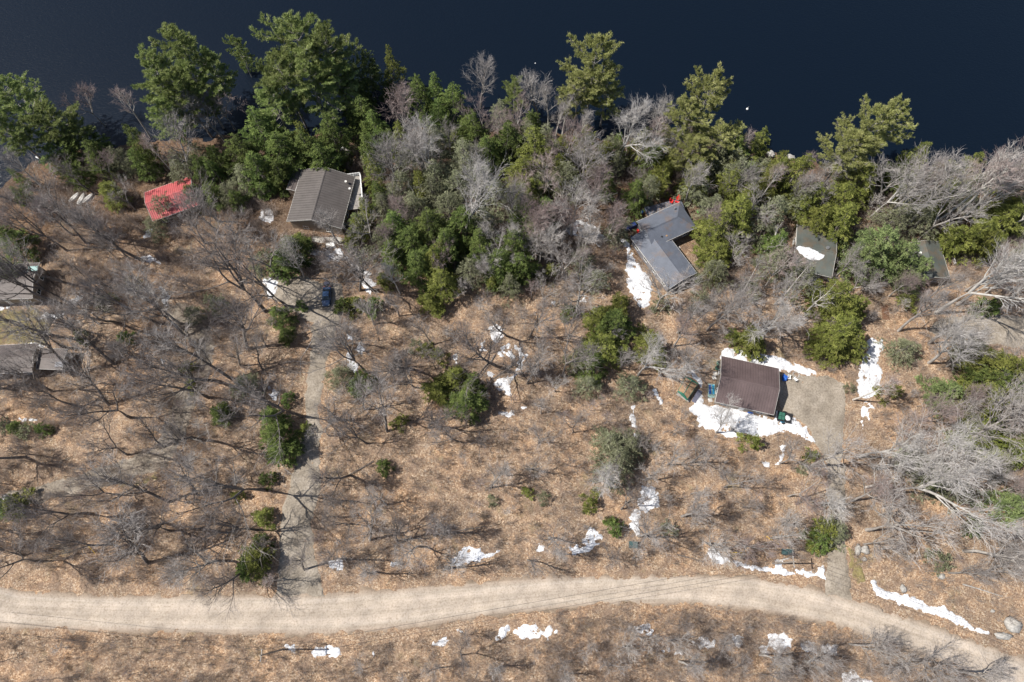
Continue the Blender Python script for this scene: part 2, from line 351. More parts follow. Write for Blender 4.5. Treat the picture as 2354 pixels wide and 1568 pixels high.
# ------------------------------------------------------------------ ground, lake, road, drives
def axis(lo, hi, step, far, fstep):
    a = np.arange(lo, hi+.01, step)
    l = lo - np.cumsum(np.geomspace(fstep, fstep*12, 9)); r = hi + np.cumsum(np.geomspace(fstep, fstep*12, 9))
    return np.concatenate([l[::-1], a, r])
gx = axis(-150, 150, 1.0, 900, 8); gy = axis(-60, 135, 1.0, 900, 8)
X, Y = np.meshgrid(gx, gy); Z = hgt(X, Y)
nx, ny = len(gx), len(gy)
ii = (np.arange(ny-1)[:,None]*nx + np.arange(nx-1)[None,:]).ravel()
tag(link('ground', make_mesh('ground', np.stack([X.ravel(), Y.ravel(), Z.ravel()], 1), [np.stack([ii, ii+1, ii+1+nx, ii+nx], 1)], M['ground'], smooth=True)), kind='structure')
W = 1400.0
tag(link('water', make_mesh('water', [(-W,-0+40,-1.8),(W,40,-1.8),(W,W,-1.8),(-W,W,-1.8)], [np.array([[0,1,2,3]])], M['water'])), kind='structure')

def sdf(px, py, poly):
    """positive inside"""
    P = np.asarray(poly); Q = np.roll(P, -1, axis=0)
    d = np.full(px.shape, 1e9); ins = np.zeros(px.shape, bool)
    for (ax, ay), (bx, by) in zip(P, Q):
        ex, ey = bx-ax, by-ay; wx, wy = px-ax, py-ay
        t = np.clip((wx*ex+wy*ey)/(ex*ex+ey*ey+1e-12), 0, 1)
        d = np.minimum(d, np.hypot(wx-t*ex, wy-t*ey))
        c = ((ay <= py) & (by > py)) | ((by <= py) & (ay > py))
        with np.errstate(divide='ignore', invalid='ignore'):
            xi = ax + (py-ay)/(by-ay+1e-15)*ex
        ins ^= c & (px < xi)
    return np.where(ins, d, -d)
_rng0 = np.random.RandomState(5); _NG = _rng0.rand(256, 256)
def vnoise(x, y, s):
    x = x*s+1000; y = y*s+1000; xi = np.floor(x).astype(int); yi = np.floor(y).astype(int); fx = x-xi; fy = y-yi
    fx = fx*fx*(3-2*fx); fy = fy*fy*(3-2*fy); g = lambda a, b: _NG[a%256, b%256]
    return (g(xi,yi)*(1-fx)+g(xi+1,yi)*fx)*(1-fy)+(g(xi,yi+1)*(1-fx)+g(xi+1,yi+1)*fx)*fy
def fbm(x, y, s): return (vnoise(x,y,s)+.5*vnoise(x,y,s*2.1)+.3*vnoise(x,y,s*4.3))/1.8 - .5
def sheet(name, polyD, m, cell=.5, thick=.05, dome=0.0, ragged=.6, rs=.8, holes=0.0, zbase=None, lumps=.0):
    W_ = [G(*p)[:2] for p in polyD] if zbase is None else [ray(p[0], p[1], zbase) for p in polyD]
    W_ = np.array(W_); lo = W_.min(0)-1.5; hi = W_.max(0)+1.5
    ax = np.arange(lo[0], hi[0], cell); ay = np.arange(lo[1], hi[1], cell)
    X, Y = np.meshgrid(ax, ay); s = sdf(X, Y, W_) + ragged*2*fbm(X, Y, rs)
    if holes: 
        hn = fbm(X+50, Y, 1.15); s = np.minimum(s, (holes_level(holes)-hn)*2.2)
    nx, ny = len(ax), len(ay)
    keep = s > 0
    cells = keep[:-1,:-1] & keep[1:,:-1] & keep[:-1,1:] & keep[1:,1:]
    # let border vertices pull in towards the zero line
    cells = (keep[:-1,:-1].astype(int)+keep[1:,:-1]+keep[:-1,1:]+keep[1:,1:]) >= 1
    gyy, gxx = np.gradient(s, cell); gl = np.hypot(gxx, gyy)+1e-6
    out = ~keep; mv = np.clip(-s/gl, 0, cell*1.2)
    Xm = np.where(out, X + gxx/gl*mv, X); Ym = np.where(out, Y + gyy/gl*mv, Y)
    base = hgt(Xm, Ym) if zbase is None else np.full(X.shape, zbase)
    sp = np.maximum(s, 0)
    top = np.minimum(1, sp/.5)
    z = base + np.where(keep, thick*top + dome*np.minimum(1, sp/1.6) + lumps*top*(fbm(X+9, Y, 1.6)), 0) + np.where(keep, .0, -.03)
    j, i = np.nonzero(cells); b = j*nx+i
    F = np.stack([b, b+1, b+1+nx, b+nx], 1); u, inv = np.unique(F, return_inverse=True)
    V = np.stack([Xm.ravel(), Ym.ravel(), z.ravel()], 1)[u]
    c = V.mean(0); c[2] = base.ravel()[u].min()
    return make_mesh(name, V-c, [inv.reshape(-1,4)], m, smooth=True), c
def holes_level(h): return .32 - h
def flat(name, polyD, m, label_kind='structure', **k):
    me, c = sheet(name, polyD, m, **k); return tag(link(name, me, None, c), kind=label_kind)

roadtop = [(-300,1780),(-120,1800),(0,1822),(60,1845),(300,1858),(700,1858),(1050,1850),(1400,1824),(1750,1800),(2100,1795),(2350,1800),(2500,1826),(2700,1880),(2900,1950),(3200,2055),(3600,2230)]
roadbot = [(3400,2330),(3100,2150),(3000,2092),(2800,2022),(2600,1956),(2350,1911),(2150,1890),(1900,1892),(1600,1920),(1300,1963),(1000,1988),(560,1984),(300,1976),(0,1966),(-300,1948)]
ROADP = [(a/1.36, b/1.36) for a, b in roadtop+roadbot]
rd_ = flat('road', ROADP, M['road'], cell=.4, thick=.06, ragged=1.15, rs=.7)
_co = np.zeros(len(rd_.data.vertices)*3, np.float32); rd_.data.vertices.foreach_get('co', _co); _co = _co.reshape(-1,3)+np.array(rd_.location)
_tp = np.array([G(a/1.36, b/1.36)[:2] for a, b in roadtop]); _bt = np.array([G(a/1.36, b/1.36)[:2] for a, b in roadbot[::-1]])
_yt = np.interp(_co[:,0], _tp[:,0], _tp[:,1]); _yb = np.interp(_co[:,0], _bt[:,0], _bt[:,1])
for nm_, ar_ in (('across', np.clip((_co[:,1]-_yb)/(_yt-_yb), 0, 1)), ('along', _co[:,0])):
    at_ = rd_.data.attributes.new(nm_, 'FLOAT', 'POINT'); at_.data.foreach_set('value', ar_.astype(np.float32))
DRIVE1 = [v('A',*p) for p in [(1130,560),(1200,555),(1330,565),(1520,580),(1700,600),(1830,680),(1835,800),(1815,1000),(1800,1280),(1790,1500)]] + \
         [v(9,*p) for p in [(1160,130),(1165,640),(1195,900),(1215,1030),(1010,1000),(1040,640),(1030,130)]] + \
         [v('A',*p) for p in [(1590,1450),(1490,1290),(1420,1130),(1300,1040),(1130,950),(1100,800)]]
flat('driveway', DRIVE1, M['gravel'], cell=.4, thick=.05, ragged=.35)
DRIVE2 = [v('C',*p) for p in [(1250,1130),(1450,1120),(1650,1125),(1760,1190),(1960,1190),(1990,1420)]] + \
         [v(4,*p) for p in [(2250,640),(2215,760),(2170,900),(2140,1100),(2110,1250),(2140,1400)]] + \
         [v(7,*p) for p in [(2140,0),(2150,250),(2085,500),(2110,700),(2175,1010),(1850,1010),(1865,600),(1885,400),(1935,250),(1990,0)]] + \
         [v(4,*p) for p in [(2020,1300),(2020,1150),(2035,1000),(2060,800),(2060,660),(1850,520),(1760,480)]]
flat('driveway', DRIVE2, M['gravel'], cell=.4, thick=.05, ragged=.45)
DRIVE3 = [v(4,*p) for p in [(1050,560),(1180,520),(1320,560),(1400,700),(1425,860),(1385,1000),(1300,1180),(1230,1400)]] + \
         [v(7,*p) for p in [(1180,20),(1100,130),(850,230),(400,340),(0,440),(-200,480),(-200,300),(0,300),(350,230),(700,120),(1030,0)]] + \
         [v(4,*p) for p in [(1060,1380),(1150,1150),(1290,980),(1290,840),(1180,700)]]
flat('driveway', DRIVE3, M['gravel'], cell=.4, thick=.05, ragged=.7)
DRIVE4 = [v(6,*p) for p in [(1850,615),(2100,600),(2331,600),(2500,620),(2500,850),(2331,830),(2150,800),(1990,780),(1890,760),(1700,720),(1720,650)]]
flat('driveway', DRIVE4, M['gravel'], cell=.4, thick=.05, ragged=.6)
PATH = [v('B',*p) for p in [(100,640),(250,600),(340,560),(430,640),(330,720),(200,760),(120,720)]]
LAWN = [v(4,*p) for p in [(-200,600),(0,575),(120,560),(260,560),(330,620),(360,700),(300,790),(200,800),(-200,800)]]
flat('lawn', LAWN, M['lawn'], cell=.5, thick=.05, ragged=1.2)
MOSS = [v(7,*p) for p in [(780,230),(900,215),(1040,160),(1060,200),(960,250),(840,285),(790,270)]]
flat('moss', MOSS, M['lawn'], cell=.4, thick=.05, ragged=.8, holes=.1)
VERGE = [v(9,*p) for p in [(1180,660),(1290,760),(1300,880),(1240,930),(1185,800)]]
flat('verge', VERGE, M['lawn'], cell=.4, thick=.05, ragged=.9, holes=.1)

# ------------------------------------------------------------------ landmarks used to word the labels
LM = [("the brown metal-roofed garage",1715,880),("the red-roofed cabin",388,465),("the big taupe-roofed house",745,455),("the L-shaped slate-roofed house",1530,560),
 ("the snow-dotted green-roofed cottage",1885,575),("the half-hidden grey-green roof",2125,600),("the parked blue car",752,680),("the upper brown roof on the left edge",40,648),
 ("the lower brown roof on the left edge",45,825),("the gravel parking area",1880,940),("the crescent of snow by the garage",1790,985),("the ragged snow islands mid-forest",1160,790),
 ("the long snow bank on the roadside",2120,1400),("the snow bank by the road bend",1750,1285),("the snow strip beside the L-shaped house",1465,620),("the lone tall pine over the lake",1365,165),
 ("the twin pale pines over the lake",1610,230),("the pale pine far right over the lake",2000,300),("the two tall pines left of centre",710,130),("the round dark hemlock",1130,280),
 ("the dotted snow patch below the road",1212,1450),("the bright snow patch near the left pole",750,1497),("the paired dark evergreens mid-forest",1040,930),("the big dark evergreen in the left woods",630,1000),
 ("the dark evergreens by the left road edge",585,1280),("the grey gravel track at left",300,1080),("the mouth of the garage drive",1930,1350),("the blue-tinted snow below the road",1760,1480),
 ("the arched snow patch above the road",1085,1280),("the snow clump in the lower forest",1480,1170),("the pale clearing on the right edge",2290,755),("the white overturned boats",195,457),
 ("the left end of the dirt road",80,1400),("the lower right corner",2300,1510),("the upper left shoreline",150,350),("the bottom edge of the picture",1000,1545),("the bottom left corner",100,1530)]
def dirword(dx, dy):
    a = math.degrees(atan2(-dy, dx)) % 360
    return ["right of","above and right of","above","above and left of","left of","below and left of","below","below and right of"][int(((a+22.5)%360)//45)]
ORD = ["nearest","second nearest","third nearest","fourth nearest","fifth nearest","sixth nearest","seventh nearest","eighth nearest","ninth nearest","tenth nearest","eleventh nearest","twelfth nearest","thirteenth nearest","fourteenth nearest","fifteenth nearest","sixteenth nearest","seventeenth nearest","eighteenth nearest","nineteenth nearest","twentieth nearest"]
PENDING = []
def pend(o, look, dx, dy): PENDING.append((o, look, dx, dy))
def resolve_labels():
    buckets = {}
    for o, look, dx, dy in PENDING:
        dist, nm, lx, ly = min((math.hypot(dx-a, dy-b), n, a, b) for n, a, b in LM)
        key = (look, nm, dirword(dx-lx, dy-ly)); buckets.setdefault(key, []).append((dist, o))
    for (look, nm, dw), L in buckets.items():
        L.sort(key=lambda t: t[0])
        for i, (d, o) in enumerate(L):
            if len(L) == 1: o['label'] = f"{look} {dw} {nm}"
            else: o['label'] = f"{look} {dw} {nm}, {ORD[min(i, 19)]}"
            if len(o['label'].split()) > 16: o['label'] = o['label'].replace('below and ', 'below-').replace('above and ', 'above-').replace('very tall bare', 'huge bare').replace(' grey tree', ' tree').replace('slender ', '').replace(' bare sapling', ' sapling')

# ------------------------------------------------------------------ snow patches
SNOW = [
 ('A',[(180,950),(230,870),(235,800),(290,760),(330,800),(325,880),(390,925),(480,900),(700,940),(830,975),(1020,1040),(1070,1070),(1100,960),(1150,955),(1250,1005),(1320,1050),(1420,1130),(1495,1280),(1460,1285),(1350,1230),(1200,1175),(1120,1185),(1000,1220),(930,1220),(760,1225),(670,1250),(570,1240),(460,1165),(350,1145),(280,1120),(260,1020)],.0,.22,"wide white crescent of snow curving below the brown garage"),
 ('A',[(505,400),(505,330),(560,280),(640,300),(800,335),(1000,355),(1150,400),(1280,470),(1350,470),(1480,500),(1520,570),(1420,578),(1300,545),(1150,545),(1110,560),(900,490),(520,410)],.04,.15,"snow strip along the upper side of the brown garage"),
 ('A',[(170,545),(230,535),(300,610),(320,680),(300,700),(260,650),(200,585)],.03,.08,"thin snow between the green shelter and the garage"),
 ('A',[(2100,240),(2200,205),(2230,300),(2160,420),(2215,560),(2190,700),(2140,800),(2090,835),(1960,810),(1945,700),(1960,560),(2000,420)],.05,.12,"tall snow strip right of the gravel parking area"),
 ('A',[(1965,855),(2080,870),(2125,930),(2060,935),(2085,1030),(2145,1000),(2140,1050),(2110,1070),(2040,1030),(1990,1005)],.06,.08,"hooked snow scrap below the tall snow strip"),
 ('A',[(1988,1070),(2030,1080),(2035,1130),(2000,1155),(1982,1110)],0,.06,"small oval of snow right of the gravel parking area"),
 ('A',[(1150,1315),(1190,1325),(1197,1395),(1160,1385),(1142,1350)],0,.06,"small upright snow lump below the snow crescent"),
 ('A',[(1120,1408),(1172,1412),(1182,1450),(1125,1522),(1082,1515),(1130,1460)],0,.06,"curved snow scrap below the snow crescent, above the road bank"),
 ('A',[(930,1480),(990,1470),(1028,1500),(1020,1560),(955,1540)],0,.06,"squarish snow scrap below the bright green sapling"),
 (9,[(220,655),(270,660),(330,700),(372,745),(360,775),(290,772),(250,720)],0,.12,"snow wedge at the left end of the road bend bank"),
 (9,[(385,755),(420,748),(530,790),(680,800),(690,738),(735,735),(745,795),(820,840),(740,848),(600,825),(450,797)],0,.14,"long thin snow bank above the dirt road bend"),
 (9,[(820,812),(880,805),(950,830),(985,790),(1010,780),(1030,885),(965,858),(930,872),(850,842)],0,.14,"lumpy snow at the corner of the garage drive"),
 (9,[(1325,868),(1355,885),(1400,940),(1540,985),(1600,988),(1700,1050),(1820,1065),(1930,1130),(2020,1190),(2135,1235),(2120,1252),(2000,1220),(1850,1155),(1700,1105),(1520,1042),(1370,988),(1328,930)],.0,.2,"long tapering snow bank beside the dirt road"),
 (9,[(130,1300),(220,1255),(290,1300),(300,1338),(180,1338)],.04,.1,"snow patch leftmost of the row below the road bend"),
 (9,[(380,1245),(445,1240),(485,1290),(475,1355),(420,1330)],.08,.08,"triangular thin snow second in the row below the road"),
 (9,[(640,1250),(740,1240),(812,1280),(800,1332),(720,1372),(660,1330)],.05,.1,"bluish snow patch in the row below the road"),
 (9,[(565,1330),(640,1325),(645,1402)],.05,.08,"small pointed snow scrap under the bluish snow patch"),
 (9,[(860,1290),(950,1300),(965,1372),(880,1352)],.12,.06,"faint twig-covered snow right of the bluish patch"),
 (9,[(1000,1308),(1112,1320),(1102,1392),(1008,1382)],.06,.08,"last snow patch on the right of the row below the road"),
 (9,[(1140,1500),(1200,1480),(1260,1530),(1350,1560),(1250,1620),(1150,1600)],.08,.06,"speckled snow at the bottom edge right of centre"),
 (9,[(12,1340),(70,1333),(82,1387),(28,1387)],.02,.08,"square snow lump left of the snow row below the road"),
 (9,[(2170,1240),(2215,1235),(2240,1262),(2200,1270)],0,.08,"tiny dirty snow lump past the end of the long bank"),
 (8,[(1060,1275),(1108,1188),(1162,1190),(1172,1222),(1240,1190),(1340,1168),(1392,1232),(1420,1170),(1460,1180),(1502,1220),(1420,1282),(1390,1258),(1330,1282),(1230,1277),(1160,1232),(1110,1282)],.03,.16,"dotted scalloped snow patch just below the dirt road"),
 (8,[(618,1322),(660,1298),(730,1263),(752,1290),(712,1332)],.02,.08,"small snow streak left of the dotted patch"),
 (8,[(803,1215),(857,1215),(853,1235),(808,1233)],0,.06,"tiny flat snow scrap close under the dirt road"),
 (8,[(225,1392),(245,1360),(272,1390),(240,1412)],0,.06,"tiny diamond snow scrap near the bottom centre left"),
 (8,[(758,800),(765,760),(858,660),(960,668),(1002,722),(1092,684),(1050,732),(900,768),(850,782)],.03,.12,"arched snow patch above the middle of the road"),
 (8,[(313,822),(370,750),(437,780),(360,792)],0,.08,"small bent snow scrap above the road under a trunk"),
 (8,[(1320,680),(1360,640),(1412,645),(1392,692)],.03,.06,"little kite-shaped snow patch above the road"),
 (8,[(1508,692),(1540,668),(1640,640),(1700,530),(1782,580),(1762,640),(1700,700),(1600,712)],.1,.08,"twiggy broken snow heap above the road"),
 (8,[(1960,470),(2020,380),(2040,240),(2142,270),(2182,370),(2100,430),(2020,490),(2032,600),(1960,540)],.08,.08,"tall broken snow beside the sprawling grey tree"),
 (8,[(2188,1360),(2230,1328),(2242,1382)],0,.06,"little snow triangle near the bottom right of centre"),
 (8,[(2258,1352),(2312,1333),(2332,1385),(2280,1382)],0,.06,"rounded snow scrap beside the little triangle"),
 (8,[(1985,1195),(2080,1172),(2135,1220),(2100,1262),(2010,1232)],.1,.06,"twig-covered snow below the road right of centre"),
 (7,[(2175,745),(2297,743),(2297,822),(2210,817)],.0,.1,"square snow patch right of the shaded drive"),
 (7,[(1910,1315),(1967,1313),(1967,1367),(1915,1367)],0,.08,"small snow square above the fallen pole shadow"),
 (7,[(2080,1352),(2110,1345),(2200,1328),(2250,1318),(2292,1390),(2200,1395),(2090,1402)],.0,.12,"bright fish-shaped snow patch near the lower pole"),
 (7,[(3,320),(50,308),(52,352),(8,362)],0,.08,"snow scrap cut by the left edge"),
 (5,[(1010,680),(1060,663),(1112,700),(1102,742),(1080,802),(1050,792),(1020,742)],.03,.1,"topmost of the ragged snow islands mid-forest"),
 (5,[(1068,872),(1110,790),(1152,788),(1162,850),(1200,858),(1180,800),(1242,810),(1282,872),(1242,902),(1232,962),(1193,972),(1210,885),(1160,902),(1120,862),(1090,882)],.05,.1,"largest ragged snow island mid-forest"),
 (5,[(953,790),(992,763),(978,820),(1002,842),(963,837)],0,.08,"slim snow crescent left of the ragged islands"),
 (5,[(1038,1042),(1140,1008),(1192,998),(1150,1060),(1172,1132),(1130,1147),(1110,1112),(1078,1112)],.04,.1,"ragged snow below the mid-forest islands"),
 (5,[(993,978),(1037,990),(1037,1012),(1010,1012)],0,.06,"tiny snow scrap below left of the islands"),
 (5,[(1948,1300),(1953,1208),(1977,1208),(1988,1352),(1963,1347)],0,.1,"slim upright snow sliver left of the green shelter"),
 (5,[(1967,1380),(2012,1378),(2007,1422),(1968,1427)],.03,.06,"snow crumb under the slim upright sliver"),
 (5,[(1068,1250),(1182,1238),(1172,1282),(1100,1272)],.06,.06,"shaded snow right of the paired dark evergreens"),
 (5,[(1218,1222),(1272,1203),(1242,1242)],0,.06,"little snow corner right of the paired evergreens"),
 (5,[(1880,100),(1922,108),(1962,200),(2032,310),(2092,390),(2092,480),(2062,572),(1990,532),(1930,420),(1918,280),(1930,200)],.03,.14,"long snow strip beside the L-shaped slate-roofed house"),
 (5,[(1508,20),(1600,-25),(1700,-5),(1792,100),(1750,152),(1680,120),(1600,90),(1530,62)],.1,.08,"broken shaded snow left of the L-shaped house"),
 (5,[(1613,512),(1650,478),(1657,522)],0,.06,"snow scrap under the brown thicket in mid-forest"),
 (5,[(1428,520),(1457,513),(1452,547)],0,.05,"tiny snow scrap in the upper leaf-covered clearing"),
 (5,[(118,832),(160,793),(187,830),(165,862)],0,.08,"snow wedge right of the car drive"),
 (5,[(68,840),(97,860),(155,965),(140,990),(78,985)],.05,.08,"shaded snow under the leaning trunk beside the drive"),
 (5,[(78,730),(102,735),(102,772),(82,768)],0,.06,"tiny snow block beside the upper drive"),
 (5,[(98,270),(160,278),(232,330),(262,390),(232,482),(180,422),(140,330)],.05,.1,"snow tongue right of the parked car"),
 (5,[(775,865),(800,862),(808,935),(790,930)],0,.06,"pair of snow crumbs left of the ragged islands"),
 (5,[(2090,1085),(2120,1090),(2175,1190),(2150,1205),(2115,1150)],.02,.06,"thin snow streak under the green shelter"),
 ('C',[(1218,510),(1280,498),(1347,540),(1322,642),(1200,622)],.03,.1,"snow patch left of the big taupe-roofed house"),
 ('C',[(1640,900),(1700,860),(1820,890),(1950,870),(2030,960),(1900,1000),(1750,960)],.12,.08,"broken snow under the big taupe-roofed house"),
 ('C',[(150,720),(180,683),(222,690),(217,772),(158,772)],.02,.08,"small snow patch below the red-roofed cabin"),
 ('C',[(73,967),(190,933),(302,985),(307,1012),(200,1002)],.01,.1,"flat snow patch in the clearing below the red cabin"),
 ('C',[(283,1220),(322,1218),(388,1310),(372,1402),(320,1382)],.03,.08,"upright snow patch above the grey gravel track"),
 ('C',[(1238,1150),(1310,1138),(1400,1190),(1352,1322),(1278,1332)],.04,.1,"snow at the left end of the car parking spot"),
 (4,[(228,632),(300,588),(422,588),(442,622),(300,642)],.03,.1,"long pale snow between the two left edge roofs"),
 (4,[(438,530),(540,468),(572,490),(480,542)],.06,.06,"small snow right of the upper left edge roof"),
 (4,[(-40,550),(117,543),(0,572),(-40,575)],0,.08,"thin snow line under the upper left edge roof"),
 (4,[(150,800),(230,780),(275,790),(300,812),(280,830),(250,800)],0,.08,"white snow sliver above the lower left edge roof"),
 (4,[(1063,897),(1102,903),(1070,927)],0,.05,"tiny snow crumb left of the gravel track"),
 (4,[(1773,1070),(1842,1110),(1832,1192),(1788,1152)],.1,.06,"shaded snow in the left woods beside the drive"),
 (4,[(118,1292),(152,1285),(242,1300),(180,1307),(125,1305)],0,.06,"two snow crumbs above the left edge hedge"),
 (6,[(848,362),(922,338),(992,370),(982,402),(880,382)],.02,.12,"snow just below the green-roofed cottage"),
 (6,[(1225,800),(1300,760),(1390,765),(1360,790),(1280,840)],.08,.06,"shaded snow under the yellow-green evergreens"),
 (9,[(1525,935),(1550,905),(1568,912),(1545,940)],0,.08,"two snow crumbs above the long roadside bank"),
]
for vw, pts, holes, dome, lab in SNOW:
    me, c = sheet('snow_patch', [v(vw,*p) for p in pts], M['snow'], cell=.22, thick=.08, dome=dome, ragged=.62, rs=1.5, holes=(holes*.5 if vw == 9 else holes+.035) if holes < .09 else holes+.03, lumps=.10)
    tag(link('snow_patch', me, None, c), lab, 'snow patch', 'patches of melting snow')
# ------------------------------------------------------------------ tree builders (each kind is built once, copies share its meshes)
def unit(a): return a/(np.linalg.norm(a)+1e-9)
def bare_meshes(seed, h, R, upsweep=.3, n1=15, n2=7, n3=4, n4=2, trunk_r=None, lean=.04, first=.32, forks=False, ang=(30,58), bark='bark', twig='twig', tw=1.0, birch=False):
    rng = random.Random(seed); S = {0: [], 1: [], 2: [], 3: [], 4: []}
    tr = trunk_r*1.5 if trunk_r else h*.0175
    def rnd(): return np.array([rng.gauss(0,1), rng.gauss(0,1), rng.gauss(0,1)])
    def grow(p, d, L, r, lev, nseg, wander, up):
        pts = [p]; rs = [r]; ds = []
        for i in range(nseg):
            d = unit(d + rnd()*wander + np.array([0,0,up])); p = p + d*L/nseg
            r2 = r*(1-(i+1)/nseg*.82); pts.append(p); rs.append(r2); ds.append(d)
        for i in range(nseg): S[lev].append((pts[i], pts[i+1], rs[i], rs[i+1]))
        return pts, rs, ds
    def at(pts, rs, ds, f):
        k = f*len(ds); i = min(int(k), len(ds)-1); t = k-i
        return pts[i]*(1-t)+pts[i+1]*t, rs[i]*(1-t)+rs[i+1]*t, ds[i]
    def side(d, ang_, az):
        ref = np.array([1.,0,0]) if abs(d[2]) > .8 else np.array([0,0,1.])
        a = unit(np.cross(d, ref)); b = np.cross(d, a)
        return unit(d*cos(ang_) + (a*cos(az)+b*sin(az))*sin(ang_))
    leaders = [(np.array([0,0,-.2]), unit(np.array([rng.uniform(-lean,lean), rng.uniform(-lean,lean), 1])), h*.93, tr)]
    stems = []
    if forks:
        pts, rs, ds = grow(leaders[0][0], leaders[0][1], h*rng.uniform(.22,.42), tr, 0, 4, .05, .02)
        rs_end = tr*.8
        nf = rng.choice([2,3,3])
        az0 = rng.uniform(0, 6)
        for k in range(nf):
            d = side(ds[-1], radians(rng.uniform(10, 26)), az0+k*2*pi/nf+rng.uniform(-.4,.4))
            stems.append((grow(pts[-1]-ds[-1]*.2, d, h*rng.uniform(.52,.68), rs_end*rng.uniform(.6,.85), 0, 8, .10, .05), .12, 1.0/nf+.12))
    else:
        stems.append((grow(*leaders[0], 0, 10, .035 if birch else .06, .03), first, 1.0))
    for (pts, rs, ds), f0, share in stems:
        n = max(3, int(n1*share)); az = rng.uniform(0, 6)
        for k in range(n):
            f = f0 + (1-f0)*((k+.5)/n)**.85; az += 2.4+rng.uniform(-.4,.4)
            p, r, d = at(pts, rs, ds, min(f, .985))
            L1 = R*(1.6-1.1*((f-f0)/(1-f0)))*rng.uniform(.7,1.2)*(.8 if forks else 1)
            d1 = side(d, radians(rng.uniform(*ang)), az)
            q1 = grow(p, d1, L1, min(r*.7, .016*L1+.03), 1, 6, .10, upsweep*.34)
            for j in range(max(2, int(n2*(.5+.5*L1/R)))):
                g = .22+.78*(j+rng.random())/n2; g = min(g, .97)
                p2, r2, d2 = at(*q1, g); L2 = L1*rng.uniform(.36,.62)*(1.15-.5*g)
                q2 = grow(p2, side(d2, radians(rng.uniform(20,42)), rng.uniform(0,6.3)), L2, max(.032, r2*.65), 2, 4, .10, .10)
                for a in range(n3):
                    g3 = .2+.8*(a+rng.random())/n3; g3 = min(g3, .97)
                    p3, r3, d3 = at(*q2, g3); L3 = L2*rng.uniform(.4,.65)+.2
                    q3 = grow(p3, side(d3, radians(rng.uniform(18,40)), rng.uniform(0,6.3)), L3, .024*tw, 3, 2, .10, .06)
                    for b in range(n4):
                        p4, r4, d4 = at(*q3, min(.97, .25+.75*(b+rng.random())/n4))
                        grow(p4, side(d4, radians(rng.uniform(20,50)), rng.uniform(0,6.3)), L3*rng.uniform(.5,.8)+.1, .014*tw, 4, 1, .1, .03)
    def mk(levs, ns, name, m):
        VV, FF, MI, off = [], [], [], 0
        for lv, n in zip(levs, ns):
            if not S[lv]: continue
            A = S[lv]; V, F = tubes([s[0] for s in A], [s[1] for s in A], [s[2] for s in A], [s[3] for s in A], n)
            VV.append(V); FF.append(F+off); off += len(V); MI.append(np.full(len(F), 1 if lv > 2 else 0))
        return make_mesh(name, np.concatenate(VV), [np.concatenate(FF)], [M[m], M[twig]], np.concatenate(MI), smooth=True)
    return dict(trunk=mk([0],[8],'trunk',bark), crown=mk([1,2,3,4],[5,3,3,3],'crown',bark), h=h)

